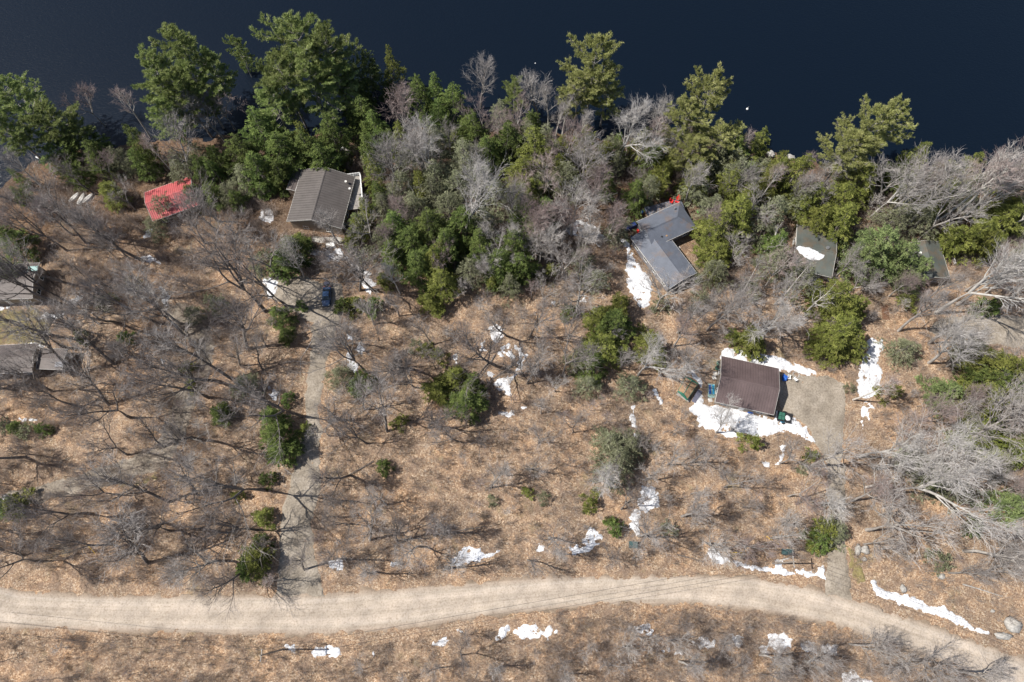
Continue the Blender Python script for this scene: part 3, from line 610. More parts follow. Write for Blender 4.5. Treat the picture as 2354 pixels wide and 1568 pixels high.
def leaf_quads(P, out, rng, l, w, tilt=.5, tri=False):
    """small leaf-sized faces at P, long axis near 'out'"""
    n = len(P); d = out + rng.normal(0, .55, (n,3)); d[:,2] += rng.normal(0, .15, n); d /= np.linalg.norm(d, axis=1, keepdims=True)+1e-9
    up = np.array([0,0,1.]) + rng.normal(0, tilt, (n,3)); s = np.cross(d, up); s /= np.linalg.norm(s, axis=1, keepdims=True)+1e-9
    L = (l*rng.uniform(.6,1.3,n))[:,None]; Wd = (w*rng.uniform(.7,1.3,n))[:,None]
    if tri:
        V = np.stack([P - s*Wd*.5, P + s*Wd*.5, P + d*L], 1); k = 3
    else:
        V = np.stack([P - s*Wd*.35, P + d*L*.5 - s*Wd*.5, P + d*L, P + d*L*.5 + s*Wd*.5], 1); k = 4
    return V.reshape(-1,3), np.arange(n*k).reshape(n,k)
def conifer_meshes(seed, h, R, kind='hemlock', needles='hemlock', dens=1.0):
    rng = np.random.RandomState(seed); r2 = random.Random(seed)
    tk = []; P = []; O = []; brs = []
    lx, ly = rng.uniform(-.03,.03,2)
    npt = 8
    ax = [np.array([lx*h*t + .1*sin(t*5+seed), ly*h*t+.1*cos(t*4+seed), h*t-.15]) for t in np.linspace(0, .97, npt)]
    def axis_at(f):
        k = f*(npt-1)/.97; i = min(int(k), npt-2); t = k-i; return ax[i]*(1-t)+ax[i+1]*t
    tr = h*.012
    trunk = ([ax[i] for i in range(npt-1)], [ax[i+1] for i in range(npt-1)], [tr*(1-.9*i/(npt-1)) for i in range(npt-1)], [tr*(1-.9*(i+1)/(npt-1)) for i in range(npt-1)])
    lob = rng.uniform(0, 6, 4)
    if kind == 'pine':
        nb = int(46*(.6+.4*dens)); f0 = .30
    elif kind == 'sparse':
        nb = int(6*h); f0 = .12
    else:
        nb = int(5.6*h); f0 = .06
    az = rng.uniform(0, 6)
    for i in range(nb):
        u = (i+.5)/nb; f = f0+(1-f0)*u**.92; az += 2.4+rng.uniform(-.5,.5)
        g = (f-f0)/(1-f0)
        if kind == 'pine':
            prof = (sin(pi*min(1, (g*.85+.15)))**.7)*(1.05-.25*g)
            L = R*prof*rng.choice([.55,.8,1.0,1.12])*(1+.22*sin(2*az+lob[0])+.18*sin(3*az+lob[1]+4*g)); el = radians(rng.uniform(-4, 26)+22*g); curl = .12
        else:
            prof = min(1, ((1-g)*1.02)**(.8)+.02)*min(1, .55+g*3.5)
            L = R*prof*rng.choice([.5,.8,1.0,1.15,1.36])*(1+.16*sin(2*az+lob[0])+.12*sin(3*az+lob[1]+5*g)); el = radians(rng.uniform(-8,12)+30*g*g); curl = -.10
        L = max(L, .25)
        p = axis_at(f); d = np.array([cos(az)*cos(el), sin(az)*cos(el), sin(el)])
        ns = 4; pts = [p]
        for k in range(ns):
            d = unit(d + np.array([0,0,curl*(k/ns)]) + rng.normal(0,.07,3)); p = p + d*L/ns; pts.append(p)
        rb = .008*L+.012
        for k in range(ns): brs.append((pts[k], pts[k+1], rb*(1-k/ns*.8), rb*(1-(k+1)/ns*.8)))
        pts = np.array(pts); lat = np.array([-sin(az), cos(az), 0.])
        if kind == 'pine':
            nsub = int(5+L*2.4)
            for k in range(nsub):
                t = .30+.70*(k+rng.uniform(0,1))/nsub; t = min(t, .999); kk = t*ns; a = int(kk); q = pts[a]*(1-(kk-a))+pts[a+1]*(kk-a)
                sd = rng.choice([-1,1]); sl = L*rng.uniform(.14,.34)*(1.15-t*.6)
                e = unit(d*rng.uniform(.4,1.0) + lat*sd*rng.uniform(.4,1.1) + np.array([0,0,rng.uniform(0,.55)])); q2 = q+e*sl
                brs.append((q, q2, .03, .012))
                nt = int(2+sl*2.6)
                for c in range(nt):
                    cc = q+e*sl*(.35+.75*(c+rng.uniform(0,1))/nt)+rng.normal(0,.09,3)
                    m = int(15*dens); P.append(cc+rng.normal(0,.10,(m,3))*np.array([1,1,.6])); O.append(np.tile(e*.7+np.array([0,0,.35]), (m,1)))
        else:
            dn = dens*(.6 if kind == 'sparse' else 1)
            ncl = max(2, int(L*(4.0 if kind != 'sparse' else 3.0)))
            for c in range(ncl):
                t = rng.uniform(.35 if g < .5 else .1, 1.02)**.8; kk = min(t, .999)*ns; a = int(kk); q = pts[a]*(1-(kk-a))+pts[a+1]*(kk-a)
                off = rng.uniform(-1,1)*(1.15-t)*.55*L; sd = 1 if off > 0 else -1
                e = unit(np.array([cos(az), sin(az), -.15])+lat*sd*rng.uniform(.1,.9))
                ln = rng.uniform(.45,.95)*min(1, .5+L*.25); m = int(26*dn*ln/.7); tt = rng.uniform(0,1,m)
                cc = q + lat*off + np.array([0,0,-abs(off)*.25+rng.normal(0,.12)])
                wd = (.24*(1.15-tt))[:,None]
                pp = cc + e*(tt*ln)[:,None] + rng.normal(0,1,(m,3))*np.array([1,1,.45])*wd*.75; pp[:,2] -= tt*tt*.18
                P.append(pp); O.append(np.tile(e, (m,1)))
    P = np.concatenate(P); O = np.concatenate(O)
    if kind == 'pine': V, F = leaf_quads(P, O, rng, .36, .075, .9, tri=True)
    else: V, F = leaf_quads(P, O, rng, .30, .12, .75)
    nc = len(F); Vt, Ft = tubes(*trunk, 7); Vb, Fb = tubes([b[0] for b in brs], [b[1] for b in brs], [b[2] for b in brs], [b[3] for b in brs], 3)
    bm_ = M['bark' if kind == 'pine' else 'darkbark']
    return dict(trunk=make_mesh('trunk', Vt, [Ft], M['bark'], smooth=True), crown=make_mesh('crown', np.concatenate([V, Vb]), [F, Fb+len(V)], [M[needles], bm_], np.concatenate([np.zeros(nc, int), np.ones(len(Fb), int)])), h=h)

KIND = {}
KIND['hard'] = [bare_meshes(11,18,5.4,.3,n3=4,tw=1.15), bare_meshes(12,18,5.0,.45,forks=True,n3=4,tw=1.15), bare_meshes(13,18,5.8,.25,forks=True,n1=17,n3=4,tw=1.15), bare_meshes(14,18,4.8,.5,ang=(24,46),n3=4,tw=1.15), bare_meshes(15,18,5.2,.35,n1=17,n3=4,tw=1.15)]
KIND['dark'] = [bare_meshes(21,18,5.6,.35,bark='darkbark',twig='dtwig',forks=True,n1=16,n3=4,tw=1.15), bare_meshes(22,18,5.0,.45,bark='darkbark',twig='dtwig',ang=(25,48),n3=4,tw=1.15), bare_meshes(23,18,6.0,.3,bark='darkbark',twig='dtwig',forks=True,n3=4,tw=1.15), bare_meshes(24,18,5.2,.5,bark='darkbark',twig='twig',n3=4,tw=1.15)]
KIND['birch'] = [bare_meshes(31,18,3.2,.6,bark='birch',twig='twig',ang=(20,38),first=.42,birch=True,trunk_r=.16,n1=16), bare_meshes(32,18,3.0,.6,bark='birch',twig='redtwig',ang=(20,40),first=.5,birch=True,trunk_r=.14,n1=14)]
KIND['snag'] = [bare_meshes(41,10,3.6,.15,bark='birch',twig='twig',ang=(35,70),first=.4,n1=8,n2=4,n3=2,n4=1,trunk_r=.2,forks=True), bare_meshes(42,10,3.4,.2,bark='birch',twig='twig',ang=(35,70),n1=9,n2=4,n3=3,n4=1,trunk_r=.18)]
KIND['pale'] = [bare_meshes(35,18,5.2,.5,bark='palebark',twig='paletwig',ang=(16,38),n1=22,n2=8,n3=5,forks=True,trunk_r=.2), bare_meshes(36,18,5.6,.35,bark='palebark',twig='paletwig',ang=(24,48),n1=20,n2=7,n3=5,forks=True,trunk_r=.24), bare_meshes(37,18,5.0,.45,bark='palebark',twig='paletwig',ang=(22,44),n1=20,n2=7,n3=5,trunk_r=.2)]
KIND['sap'] = [bare_meshes(51,7,1.8,.4,n1=11,n2=5,n3=3,n4=2,trunk_r=.055,first=.25,twig='twig'), bare_meshes(52,7,2.2,.3,n1=12,n2=5,n3=3,n4=2,trunk_r=.06,first=.2,twig='dtwig',bark='darkbark'), bare_meshes(53,7,1.6,.5,n1=10,n2=4,n3=3,n4=2,trunk_r=.05,first=.35,twig='redtwig')]
KIND['red'] = [bare_meshes(61,13,3.6,.5,bark='bark',twig='redtwig',ang=(24,46),n1=17,n2=8), bare_meshes(62,13,3.9,.4,bark='bark',twig='redtwig',forks=True,n1=17,n2=8)]
KIND['pine'] = [conifer_meshes(71,22,5.6,'pine','pine',1.3), conifer_meshes(72,22,5.0,'pine','pine',1.2), conifer_meshes(73,22,5.9,'pine','pine',1.25)]
KIND['ppine'] = [conifer_meshes(74,22,5.0,'pine','palepine',1.25), conifer_meshes(75,22,5.2,'pine','palepine',1.2)]
KIND['hem'] = [conifer_meshes(81,14,3.9,'hemlock','hemlock'), conifer_meshes(82,14,3.5,'hemlock','hemlock'), conifer_meshes(83,14,4.2,'hemlock','hemlock')]
KIND['olv'] = [conifer_meshes(91,14,3.9,'hemlock','olive'), conifer_meshes(92,14,4.2,'hemlock','olive')]
KIND['sge'] = [conifer_meshes(101,12,3.9,'sparse','sage'), conifer_meshes(102,12,3.6,'sparse','sage')]
KIND['blu'] = [conifer_meshes(111,12,4.0,'hemlock','blue')]
KIND['cone'] = [conifer_meshes(121,11,2.0,'hemlock','hemlock'), conifer_meshes(122,11,2.2,'hemlock','olive')]
KIND['yng'] = [conifer_meshes(131,4,1.6,'hemlock','hemlock',1.3), conifer_meshes(132,4,1.8,'hemlock','olive',1.2), conifer_meshes(133,4,1.9,'sparse','sage',1.2)]
INFO = {'hard':('bare_tree','bare tree','tall bare grey tree'), 'dark':('bare_tree','bare tree','bare dark-barked tree'), 'birch':('birch_tree','birch tree','slender white birch'),
 'ppine':('pine_tree','pine tree','pale yellow-green pine'), 'pale':('bare_tree','bare tree','broad pale-limbed bare tree'), 'snag':('dead_tree','dead tree','gnarled pale dead tree'), 'sap':('sapling','sapling','thin bare sapling'), 'red':('bare_tree','bare tree','bare tree with reddish twigs'),
 'pine':('pine_tree','pine tree','tall feathery green pine'), 'hem':('hemlock_tree','evergreen tree','dense dark green evergreen'), 'olv':('hemlock_tree','evergreen tree','dense olive-green evergreen'),
 'sge':('evergreen_tree','evergreen tree','sparse grey-green evergreen'), 'blu':('evergreen_tree','evergreen tree','soft feathery green evergreen'), 'cone':('evergreen_tree','evergreen tree','narrow cone-shaped evergreen'),
 'yng':('young_evergreen','young evergreen','small young evergreen')}
GROUPS = {'ppine':'tall pines along the lake','hard':'bare hardwood trees of the forest','dark':'bare hardwood trees of the forest','birch':'white birches','pale':'bare hardwood trees of the forest','snag':'dead trees','sap':'bare saplings','red':'bare hardwood trees of the forest',
 'pine':'tall pines along the lake','hem':'evergreens of the forest','olv':'evergreens of the forest','sge':'evergreens of the forest','blu':'evergreens of the forest','cone':'evergreens of the forest','yng':'young evergreens'}
CNT = {}; PLACED = []
trng = random.Random(77)
def tree(kind, dx, dy, h, r=None, f=0.0, lab=None, var=None):
    """(dx,dy): picture position of the point at fraction f of the tree's height"""
    x, y, z = G(dx, dy, up=f*h)
    tree_at(kind, x, y, h, r, lab, var)
def tree_at(kind, x, y, h, r=None, lab=None, var=None):
    z = hz(x, y)
    if z < -1.75: z = -1.75
    cn_ = CNT.get(INFO[kind][0], 0)
    if cn_ >= 297: return None
    CNT[INFO[kind][0]] = cn_+1
    V = KIND[kind]; i = trng.randrange(len(V)) if var is None else var; md = V[i]
    s = h/md['h']; base = {'pine':4.9,'ppine':4.9,'hem':3.9,'olv':4.0,'sge':3.75,'blu':4.0,'cone':2.1,'yng':1.75}.get(kind)
    sxy = s if (r is None or base is None) else r/base
    nm, cat, look = INFO[kind]
    o = thing(nm, None, cat, (x, y, z), trng.uniform(0, 6.28), GROUPS[kind]); o.scale = (sxy*trng.uniform(.94,1.06), sxy*trng.uniform(.94,1.06), s)
    for k in ('trunk','crown'):
        if k in md: link(k, md[k], o)
    PLACED.append((x, y, kind, h))
    cx, cy = topx(x, y, z+h*.6)
    if kind == 'sap': look = ('slender ' if h > 5.5 else 'low ')+['grey','dark-barked','reddish'][i]+' bare sapling'
    if kind in ('hem','olv','sge') and h < 10: look = look.replace('dense ','short dense ').replace('sparse ','short sparse ')
    if kind == 'yng' and h < 3.6: look = 'tiny young evergreen'
    if h > 16.5 and kind in ('hard','dark'): look = look.replace('tall bare','very tall bare').replace('bare dark','tall bare dark')
    if lab: o['label'] = lab
    else: pend(o, look, cx, cy)
    return o
HS = 1.08
def T(kind, lst, f=0.0):
    HS = 1.25 if kind in ('hard','dark','birch','red','pale') else 1.08
    for t in lst:
        dx, dy, h = t[:3]; r = t[3] if len(t) > 3 and not isinstance(t[3], str) else None
        tree(kind, dx, dy, h*HS, r*1.1 if r else None, f)
# pines (picture point = crown middle, f=.7)
for _t in ():
    pass
T('pine', [(45,235,20,5.2),(125,275,17,4.2),(10,290,17,4.2),(440,140,24,5.6),(362,185,22,5),(420,215,20,4.6),(392,265,16,4.2),(455,200,19,4),
  (690,120,25,5.8),(760,140,24,5),(655,185,22,5),(715,195,20,4.8),(775,190,18,4),(628,240,17,4.6),(1180,215,13,2.6),
  (500,165,15,3),(560,140,12,2)], .7)
tree('ppine', 1368, 150, 25*HS, 5.6, .7, "lone tall yellow-green pine reaching far out over the dark lake")
tree('ppine', 1622, 218, 24*HS, 5.0, .7, "tall pale pine with bare grey limbs over the lake right of centre")
tree('ppine', 2000, 300, 23*HS, 5.0, .7, "pale yellowish pine reaching farthest over the lake on the right")
T('ppine', [(1330,205,18,4),(1395,215,16,4.0),(1572,275,19,4.2),(1640,320,15,4.2),(1595,345,14,4),(1955,345,18,4.6),(2040,283,20,3.6),(1685,330,13,3.4)], .7)
T('hem', [(170,320,12,4),(215,350,10,3.5),(120,330,10,3.4),(600,300,16,4.6),(560,345,13,4.2),(650,345,13,4.4),(705,335,13,4),(760,300,14,4),(740,360,11,3.6),(590,385,11,3.8),(640,395,9,3.2),
  (810,205,15,3.6),(852,175,14,3.4),(832,262,13,4),(864,292,12,3.4),(960,215,13,3),(1002,212,12,2.8),(1040,232,13,3.6),(1010,265,11,3),
  (1092,300,15,3.6),(1165,325,14,4),(1120,350,12,3.6),(905,520,12,3.6),(940,555,12,3.8),(985,520,13,4),(1025,562,12,3.8),(1180,560,13,3.8),(1205,500,12,3.6),(1150,605,11,3.6),(1195,605,11,3.4),
  (960,600,11,3.6),(1060,510,12,3.6),(1105,560,12,3.4),(900,580,10,3),(670,570,9,3.6),(650,595,8,3),(312,325,13,3.1),(322,372,9,2.6),(630,1000,8,3.2),(622,960,7,2.6),(645,1035,7,2.8),(500,948,5,2),
  (440,445,7,2.2),(482,440,7,2.4),(540,452,6,1.8),(1070,925,9,3.6),(1085,890,8,2.8),(1410,740,10,3.6),(1360,830,8,3),(1465,445,11,2.8),(1500,360,10,3),(1690,350,12,3.4),(1540,330,10,2.6),
  (2290,872,10,4),(2335,900,9,3.6),(2320,950,8,3.4),(2060,395,9,3),(1790,560,9,3),(640,720,6,2.2),(655,765,5,1.8),(20,545,9,3.4),(10,620,8,3),(1250,480,10,3)], .6)
T('olv', [(1480,330,11,3),(1520,400,10,3),(1610,400,11,3.2),(1680,420,11,3.2),(1770,410,11,3.2),(1860,450,11,3.4),(1890,500,10,3),(1350,320,11,2.8),(1290,380,10,2.8),(2230,380,11,3),(2150,460,11,3.2),(905,165,13,2.2),(1232,335,15,3.8),(1200,395,11,3.6),(1740,330,13,3),(1790,372,10,2.2),(1832,395,13,3.8),(1700,492,13,4.4),(1655,522,12,4),(1645,580,8,3.2),(1720,450,10,3),(1980,405,12,4),(1935,450,11,3.6),
  (1940,505,11,3.6),(2100,360,13,3.2),(2250,535,10,4.4),(2310,505,10,4.4),(2190,545,8,3),(2335,425,12,3.6),(2330,480,9,3.4),(1922,680,12,4.2),(1955,705,10,3.4),(1935,755,12,4.2),(1918,795,9,3.4),(1965,780,9,3),
  (1010,645,10,3.4),(1000,600,10,3),(985,690,7,2.4),(1390,790,9,3.8),(1380,730,8,2.8),(1425,700,7,2.6),(1040,870,7,2.6),(1005,895,7,2.8),(2340,1000,8,3.2),(2300,850,12,4.6),(2345,930,12,4.4),(2265,915,10,3.8),(2335,1030,10,3.8),(2250,1000,7,3),(1500,790,9,3),(1215,435,9,3.2),(580,1290,6,2.5),(600,1190,4.5,1.6),(250,440,7,2.8),(1250,360,8,2.4)], .6)
T('sge', [(1000,400,11,3.6),(940,370,11,3.4),(1050,420,11,3.4),(1030,470,11,3.6),(920,420,10,3.2),(950,470,10,3.4),(1100,410,11,3.4),(1140,440,10,3.2),(1200,470,10,3.2),(1110,500,10,3.2),(1080,620,9,3),(1420,1050,9,4.4),(1450,1020,7,3),
  (1400,1010,7,2.8),(1170,650,8,2.6),(880,470,10,3),(1150,255,9,2.6),(880,540,9,3),(1370,640,7,2.6),(1350,880,7,2.4),(1330,820,7,2.6),(1450,880,8,2.6),(2230,430,11,3.8),(2120,500,11,3.8),(2060,500,11,3.4),(1850,630,10,3.4),(1780,600,9,3),
  (2150,1085,8,3.6),(2200,1125,7,3),(2110,1060,7,2.8),(2080,800,7,3),(2240,800,7,3),(1920,1225,6,2.8),(1600,430,9,3),(1640,470,9,3),(1840,460,9,3),(780,860,6,2.4),(560,880,6,2.4),(370,470,7,2.8),(350,520,6,2.2),(440,720,6,1.8),(1420,520,8,2.8),(1340,590,8,2.6),
  (1240,420,9,3),(560,400,8,2.8),(520,440,7,2.4),(410,390,9,2.8),(450,350,9,2.8)], .6)
T('blu', [(2020,560,14,4.8),(1985,590,11,3.4),(2075,585,12,4),(2110,615,10,3),(2180,900,8,3),(1720,400,9,3),(2330,1160,8,3.4),(820,505,6,1.9)], .6)
T('cone', [(850,345,13,2.2),(858,395,12,2),(868,445,11,2),(822,520,8,1.7),(838,480,9,1.7),(965,425,11,2.3),(1015,580,10,2),(1045,320,7,1.6),(900,320,9,1.6),(1420,330,9,1.8),(1730,775,8,2.6),(880,640,6,1.4),(1130,650,6,1.5),(570,150,9,1.4),(1400,420,9,1.8)], .6)
T('yng', [(820,700,6,2),(500,700,6,1.6),(480,690,4,1.4),(830,870,5,2),(815,885,4,1.6),(660,915,3.4,1.3),(920,968,4,1.4),(595,1250,4,1.6),(565,1300,5,1.9),(610,1100,4,1.4),(880,1075,4,1.4),(1250,1145,3,1.1),(1212,1130,2.6,1),(1355,1155,4,1.6),(1412,1212,4,1.5),
  (1728,1015,5,1.6),(1900,1225,6,2.4),(1885,1240,5,2),(1540,1215,3,1.3),(2090,1050,4,1.8),(2275,705,5,2.2),(2150,1110,4,1.6),(30,1160,4.5,2.2),(10,1165,4,2),(30,985,3,1.4),(60,990,3,1.4),(95,985,3,1.3),(5,978,3,1.5),(690,700,3,1),(240,690,4,1.6),(185,770,3.4,1.3),
  (285,775,3.5,1.4),(430,845,3.5,1.3),(440,885,3,1.1),(700,985,3,1.1),(545,1140,3,1),(2090,690,4,1.6),(980,800,4,1.6),(1010,815,4,1.5),(955,795,3.5,1.3),(1690,775,4,1.7),(1865,1045,3,1.2),(1845,1075,2.6,1),(2210,905,5,2),(2240,1210,4,1.8),(2160,1290,4,1.8),(2050,900,5,1.8),
  (1955,890,2.6,.9),(1610,690,4,1.8),(1520,700,4,1.6),(1310,715,4,1.6),(1265,625,5,1.8),(790,700,5,1.8),(860,700,5,1.8),(300,650,4,1.4),(1130,1150,2.4,.9),(2270,1020,5,2.2),(2300,1080,5,2),(1730,660,5,2)], .5)
# bare trees whose trunk foot shows (f=0)
T('dark', [(611,716,20),(659,704,18),(569,803,18),(694,957,18),(534,872,16),(503,876,17),(479,914,17),(264,838,15),(364,744,16),(427,773,15),(608,1126,19),(390,1153,15),(381,1201,13),(392,1220,12),(591,1218,14),(557,1314,12),(343,1295,17),
  (809,1204,9),(809,1152,9),(805,1092,12),(945,848,13),(952,891,11),(890,992,13),(907,876,12),(843,858,15),(994,793,8),(1001,848,7),(984,983,11),(843,1020,11),(857,668,16),(827,668,15),(1140,841,17),(1217,775,13),(1164,772,12),(1157,855,9),(1202,865,9),(1211,883,9),
  (1082,803,8),(1292,865,16),(1317,994,8),(851,1242,12),(1023,1307,9),(1126,1122,9),(1208,1077,8),(1059,1505,8),(1212,1287,8),(916,1249,10),(451,1010,15),(300,960,15),(165,700,16),(200,560,16),(330,600,15),(120,900,14),(90,1290,13),(200,1180,14),(150,650,15),(145,700,16),(150,800,15),(170,865,16),(120,770,14),(60,1050,14),(250,930,15),(560,650,15),(470,560,13),(230,540,12),(1056,1015,9),(700,1310,10)])
T('hard', [(1019,1228,11),(1324,721,14),(1504,715,14),(1570,848,12),(1752,761,14),(1648,730,13),(2134,789,13),(2064,761,14),(1664,1120,10),(1864,1070,14),(1991,1218,17),(2214,1266,15),
  (2310,1235,8),(2025,1527,9),(2095,1515,13),(2190,1540,11),(1985,1490,9),(1745,1505,10),(1560,1520,10),(1846,1520,10),(1143,1534,7),(1401,1524,7),(1469,1465,6),(1466,1232,12),(1105,255,11),(1237,284,12),(1334,440,14),(1313,541,14),(1174,513,12),(1143,630,11),(1237,600,11),(1575,466,12),(1665,459,11),
  (1811,480,11),(1880,431,10),(1995,477,14),(2033,504,17),(1915,640,9),(2273,483,12),(2106,555,15),(447,409,14),(541,541,8),(520,330,12),(700,640,12),(780,560,11),(640,640,13),(1298,1544,7),(921,451,13),(860,560,11),(1290,640,11),(1345,590,11),(1540,1470,7),(1660,1480,7),(1950,1480,9),(1771,1237,8),(1780,700,12),(1690,690,11),(2230,950,14),(2200,1020,15)])
tree('pale', 1421, 376, 19.5, None, 0, 'broad white-limbed bare tree with a rounded fan crown at the lake edge', 0)
T('pale', [(2151,720,20),(1975,1049,15),(2134,834,15),(2046,1130,20),(2094,1099,19),(1466,862,13),(1070,541,19),(1881,1156,11),(1404,1122,11),(1645,994,9),(1750,775,13),(1520,345,12),(2000,500,13),(2200,700,16),(1000,420,13),(960,380,12)])
T('birch', [(2040,500,17),(2145,515,19),(2225,500,16),(347,318,13),(1490,385,14),(1292,312,13),(1324,361,12),(1731,480,13),(2075,527,20),(2168,466,16),(2182,508,20),(2189,522,17),(2120,480,15),(1960,919,13),(1260,300,12),(1275,330,11),(400,400,11),(2240,470,15),(2290,540,13),(650,1330,8)])
T('snag', [(1756,581,11),(1175,560,9),(960,470,9),(1990,1120,10),(1850,720,9)])
T('red', [(932,326,14),(541,300,11),(1180,330,10),(1300,400,12),(1350,480,12),(1290,560,11),(1620,560,10),(1820,480,9),(2250,470,12),(2300,420,12),(1390,560,11),(250,300,9),(1260,460,11),(1580,380,10),(2060,1020,10),(2240,1000,11)])

# fill of the woods: random trees that keep off buildings, road, drives, snow and each other
KEEPOFF = [np.array([G(*p)[:2] for p in P_]) for P_ in (ROADP, DRIVE1, DRIVE2, DRIVE4)]
HOUSE_AREAS = [[v('A',*p) for p in [(380,330),(1200,430),(1260,760),(1150,1100),(400,960)]], [v('B',*p) for p in [(200,420),(900,150),(1200,520),(1050,780),(1150,1200),(800,1400),(560,1280),(180,640)]],
   [v('C',*p) for p in [(1380,60),(2120,180),(2160,420),(2000,760),(1380,720)]], [v('C',*p) for p in [(100,330),(640,180),(660,560),(220,720)]], [v(4,*p) for p in [(-200,200),(330,230),(330,600),(400,1000),(-200,1050)]],
   [v(3,*p) for p in [(780,1020),(1130,1080),(1100,1480),(780,1420)]], [v(3,*p) for p in [(1520,1150),(1800,1150),(1860,1450),(1560,1450)]], [v('A',*p) for p in [(60,560),(330,640),(300,900),(60,900)]]]
KEEPOFF += [np.array([G(*p)[:2] for p in P_]) for P_ in HOUSE_AREAS]
VIEWKEEP = [(1630,800,1880,1010),(1425,455,1625,700),(645,370,860,540),(325,405,450,515),(1815,515,1935,640),(715,625,800,720),(1090,740,1215,900),(1960,780,2030,980),(160,430,230,480),(590,470,640,530),(2060,470,2200,560)]
def hides(x, y, h):
    z = hz(x, y)
    for f in (.45, .65, .85):
        a, b = topx(x, y, z+h*f)
        if any(x0 < a < x1 and y0 < b < y1 for x0, y0, x1, y1 in VIEWKEEP): return True
    return False
def blocked(x, y, m=.6):
    a = np.array([x]); b = np.array([y])
    return any(P_[:,0].min()-m-.1 < x < P_[:,0].max()+m+.1 and P_[:,1].min()-m-.1 < y < P_[:,1].max()+m+.1 and sdf(a, b, P_)[0] > -m for P_ in KEEPOFF)
frng = random.Random(2024)
def fill(kinds, poly, n, hr, gap):
    Wp = np.array([G(*p)[:2] for p in poly]); lo = Wp.min(0); hi = Wp.max(0); k = 0; tries = 0
    while k < n and tries < n*40:
        tries += 1; x = frng.uniform(lo[0], hi[0]); y = frng.uniform(lo[1], hi[1])
        if sdf(np.array([x]), np.array([y]), Wp)[0] < 0 or blocked(x, y, 1.0) or hz(x, y) < -1.3: continue
        if any((x-a)**2+(y-b)**2 < gap*gap for a, b, _, _ in PLACED): continue
        hh_ = frng.uniform(*hr)
        if hh_ > 3.4 and hides(x, y, hh_): continue
        tree_at(frng.choice(kinds), x, y, hh_); k += 1
KEEPOFF += [np.array([G(*v(vw_, *q_))[:2] for q_ in pts_]) for vw_, pts_, _h, _d, _l in SNOW if any(w_ in _l for w_ in ('crescent of snow curving','upper side of the brown garage','tall snow strip right','long snow strip beside','long tapering','dotted scalloped','largest ragged','bright fish','arched snow'))]
fill(['dark','dark','hard'], [(-120,560),(600,600),(620,1300),(-120,1330)], 26, (11,17), 3.0)
fill(['sap'], [(-60,560),(640,600),(640,1300),(-60,1330)], 52, (4,9), 1.4)
fill(['sap'], [(720,700),(1500,700),(1500,1290),(720,1320)], 62, (3,8), 1.4)
fill(['hard','red'], [(1480,650),(2450,650),(2450,1350),(1990,1300),(1480,1250)], 26, (9,15), 3.0)
fill(['sap'], [(1480,650),(2400,650),(2400,1350),(1990,1300),(1480,1250)], 60, (3.5,8), 1.3)
fill(['hard','sge'], [(850,330),(2400,420),(2400,640),(1300,680),(860,680)], 22, (9,14), 2.4)
fill(['sap'], [(860,330),(2400,430),(2400,650),(1300,690),(870,690)], 30, (4,8), 1.2)
fill(['sap'], [(-60,1480),(1300,1440),(1900,1410),(2250,1560),(2250,1640),(-60,1640)], 46, (3,6.5), 1.2)
fill(['dark','hard'], [(1000,1470),(2100,1450),(2250,1640),(1000,1640)], 10, (6,9), 3.0)
fill(['dark','hard','red'], [(-160,400),(520,400),(520,560),(-160,600)], 14, (9,14), 2.4)
fill(['dark','hard','hard'], [(700,700),(1500,700),(1500,1290),(720,1320)], 24, (8,13), 3.2)
fill(['hard','hard','birch','red'], [(850,330),(1420,330),(1420,680),(860,680)], 24, (10,15), 1.6)
fill(['hard','hard','red'], [(1600,700),(2450,500),(2450,1400),(1990,1300),(1480,1250)], 24, (10,16), 2.4)
fill(['hem','sge','cone'], [(60,360),(520,380),(520,480),(60,480)], 12, (6,10), 1.8)
fill(['sap','yng'], [(560,330),(860,330),(860,640),(560,640)], 16, (3,6), 1.5)
fill(['hem','olv','sge','cone'], [(560,300),(1250,290),(1250,360),(560,360)], 14, (8,13), 2.0)
fill(['hard','birch','red','sge','olv'], [(1250,300),(1700,335),(1950,390),(2350,440),(2350,520),(1700,430),(1250,400)], 26, (8,14), 2.0)
fill(['sge','hem','olv','hard'], [(2050,560),(2350,560),(2350,700),(2050,690)], 10, (7,11), 2.0)
fill(['hard','red','dark'], [(1500,1440),(2250,1530),(2400,1700),(1500,1640)], 12, (7,11), 2.2)
from collections import Counter
print('trees', len(PLACED), Counter(k_[2] for k_ in PLACED))

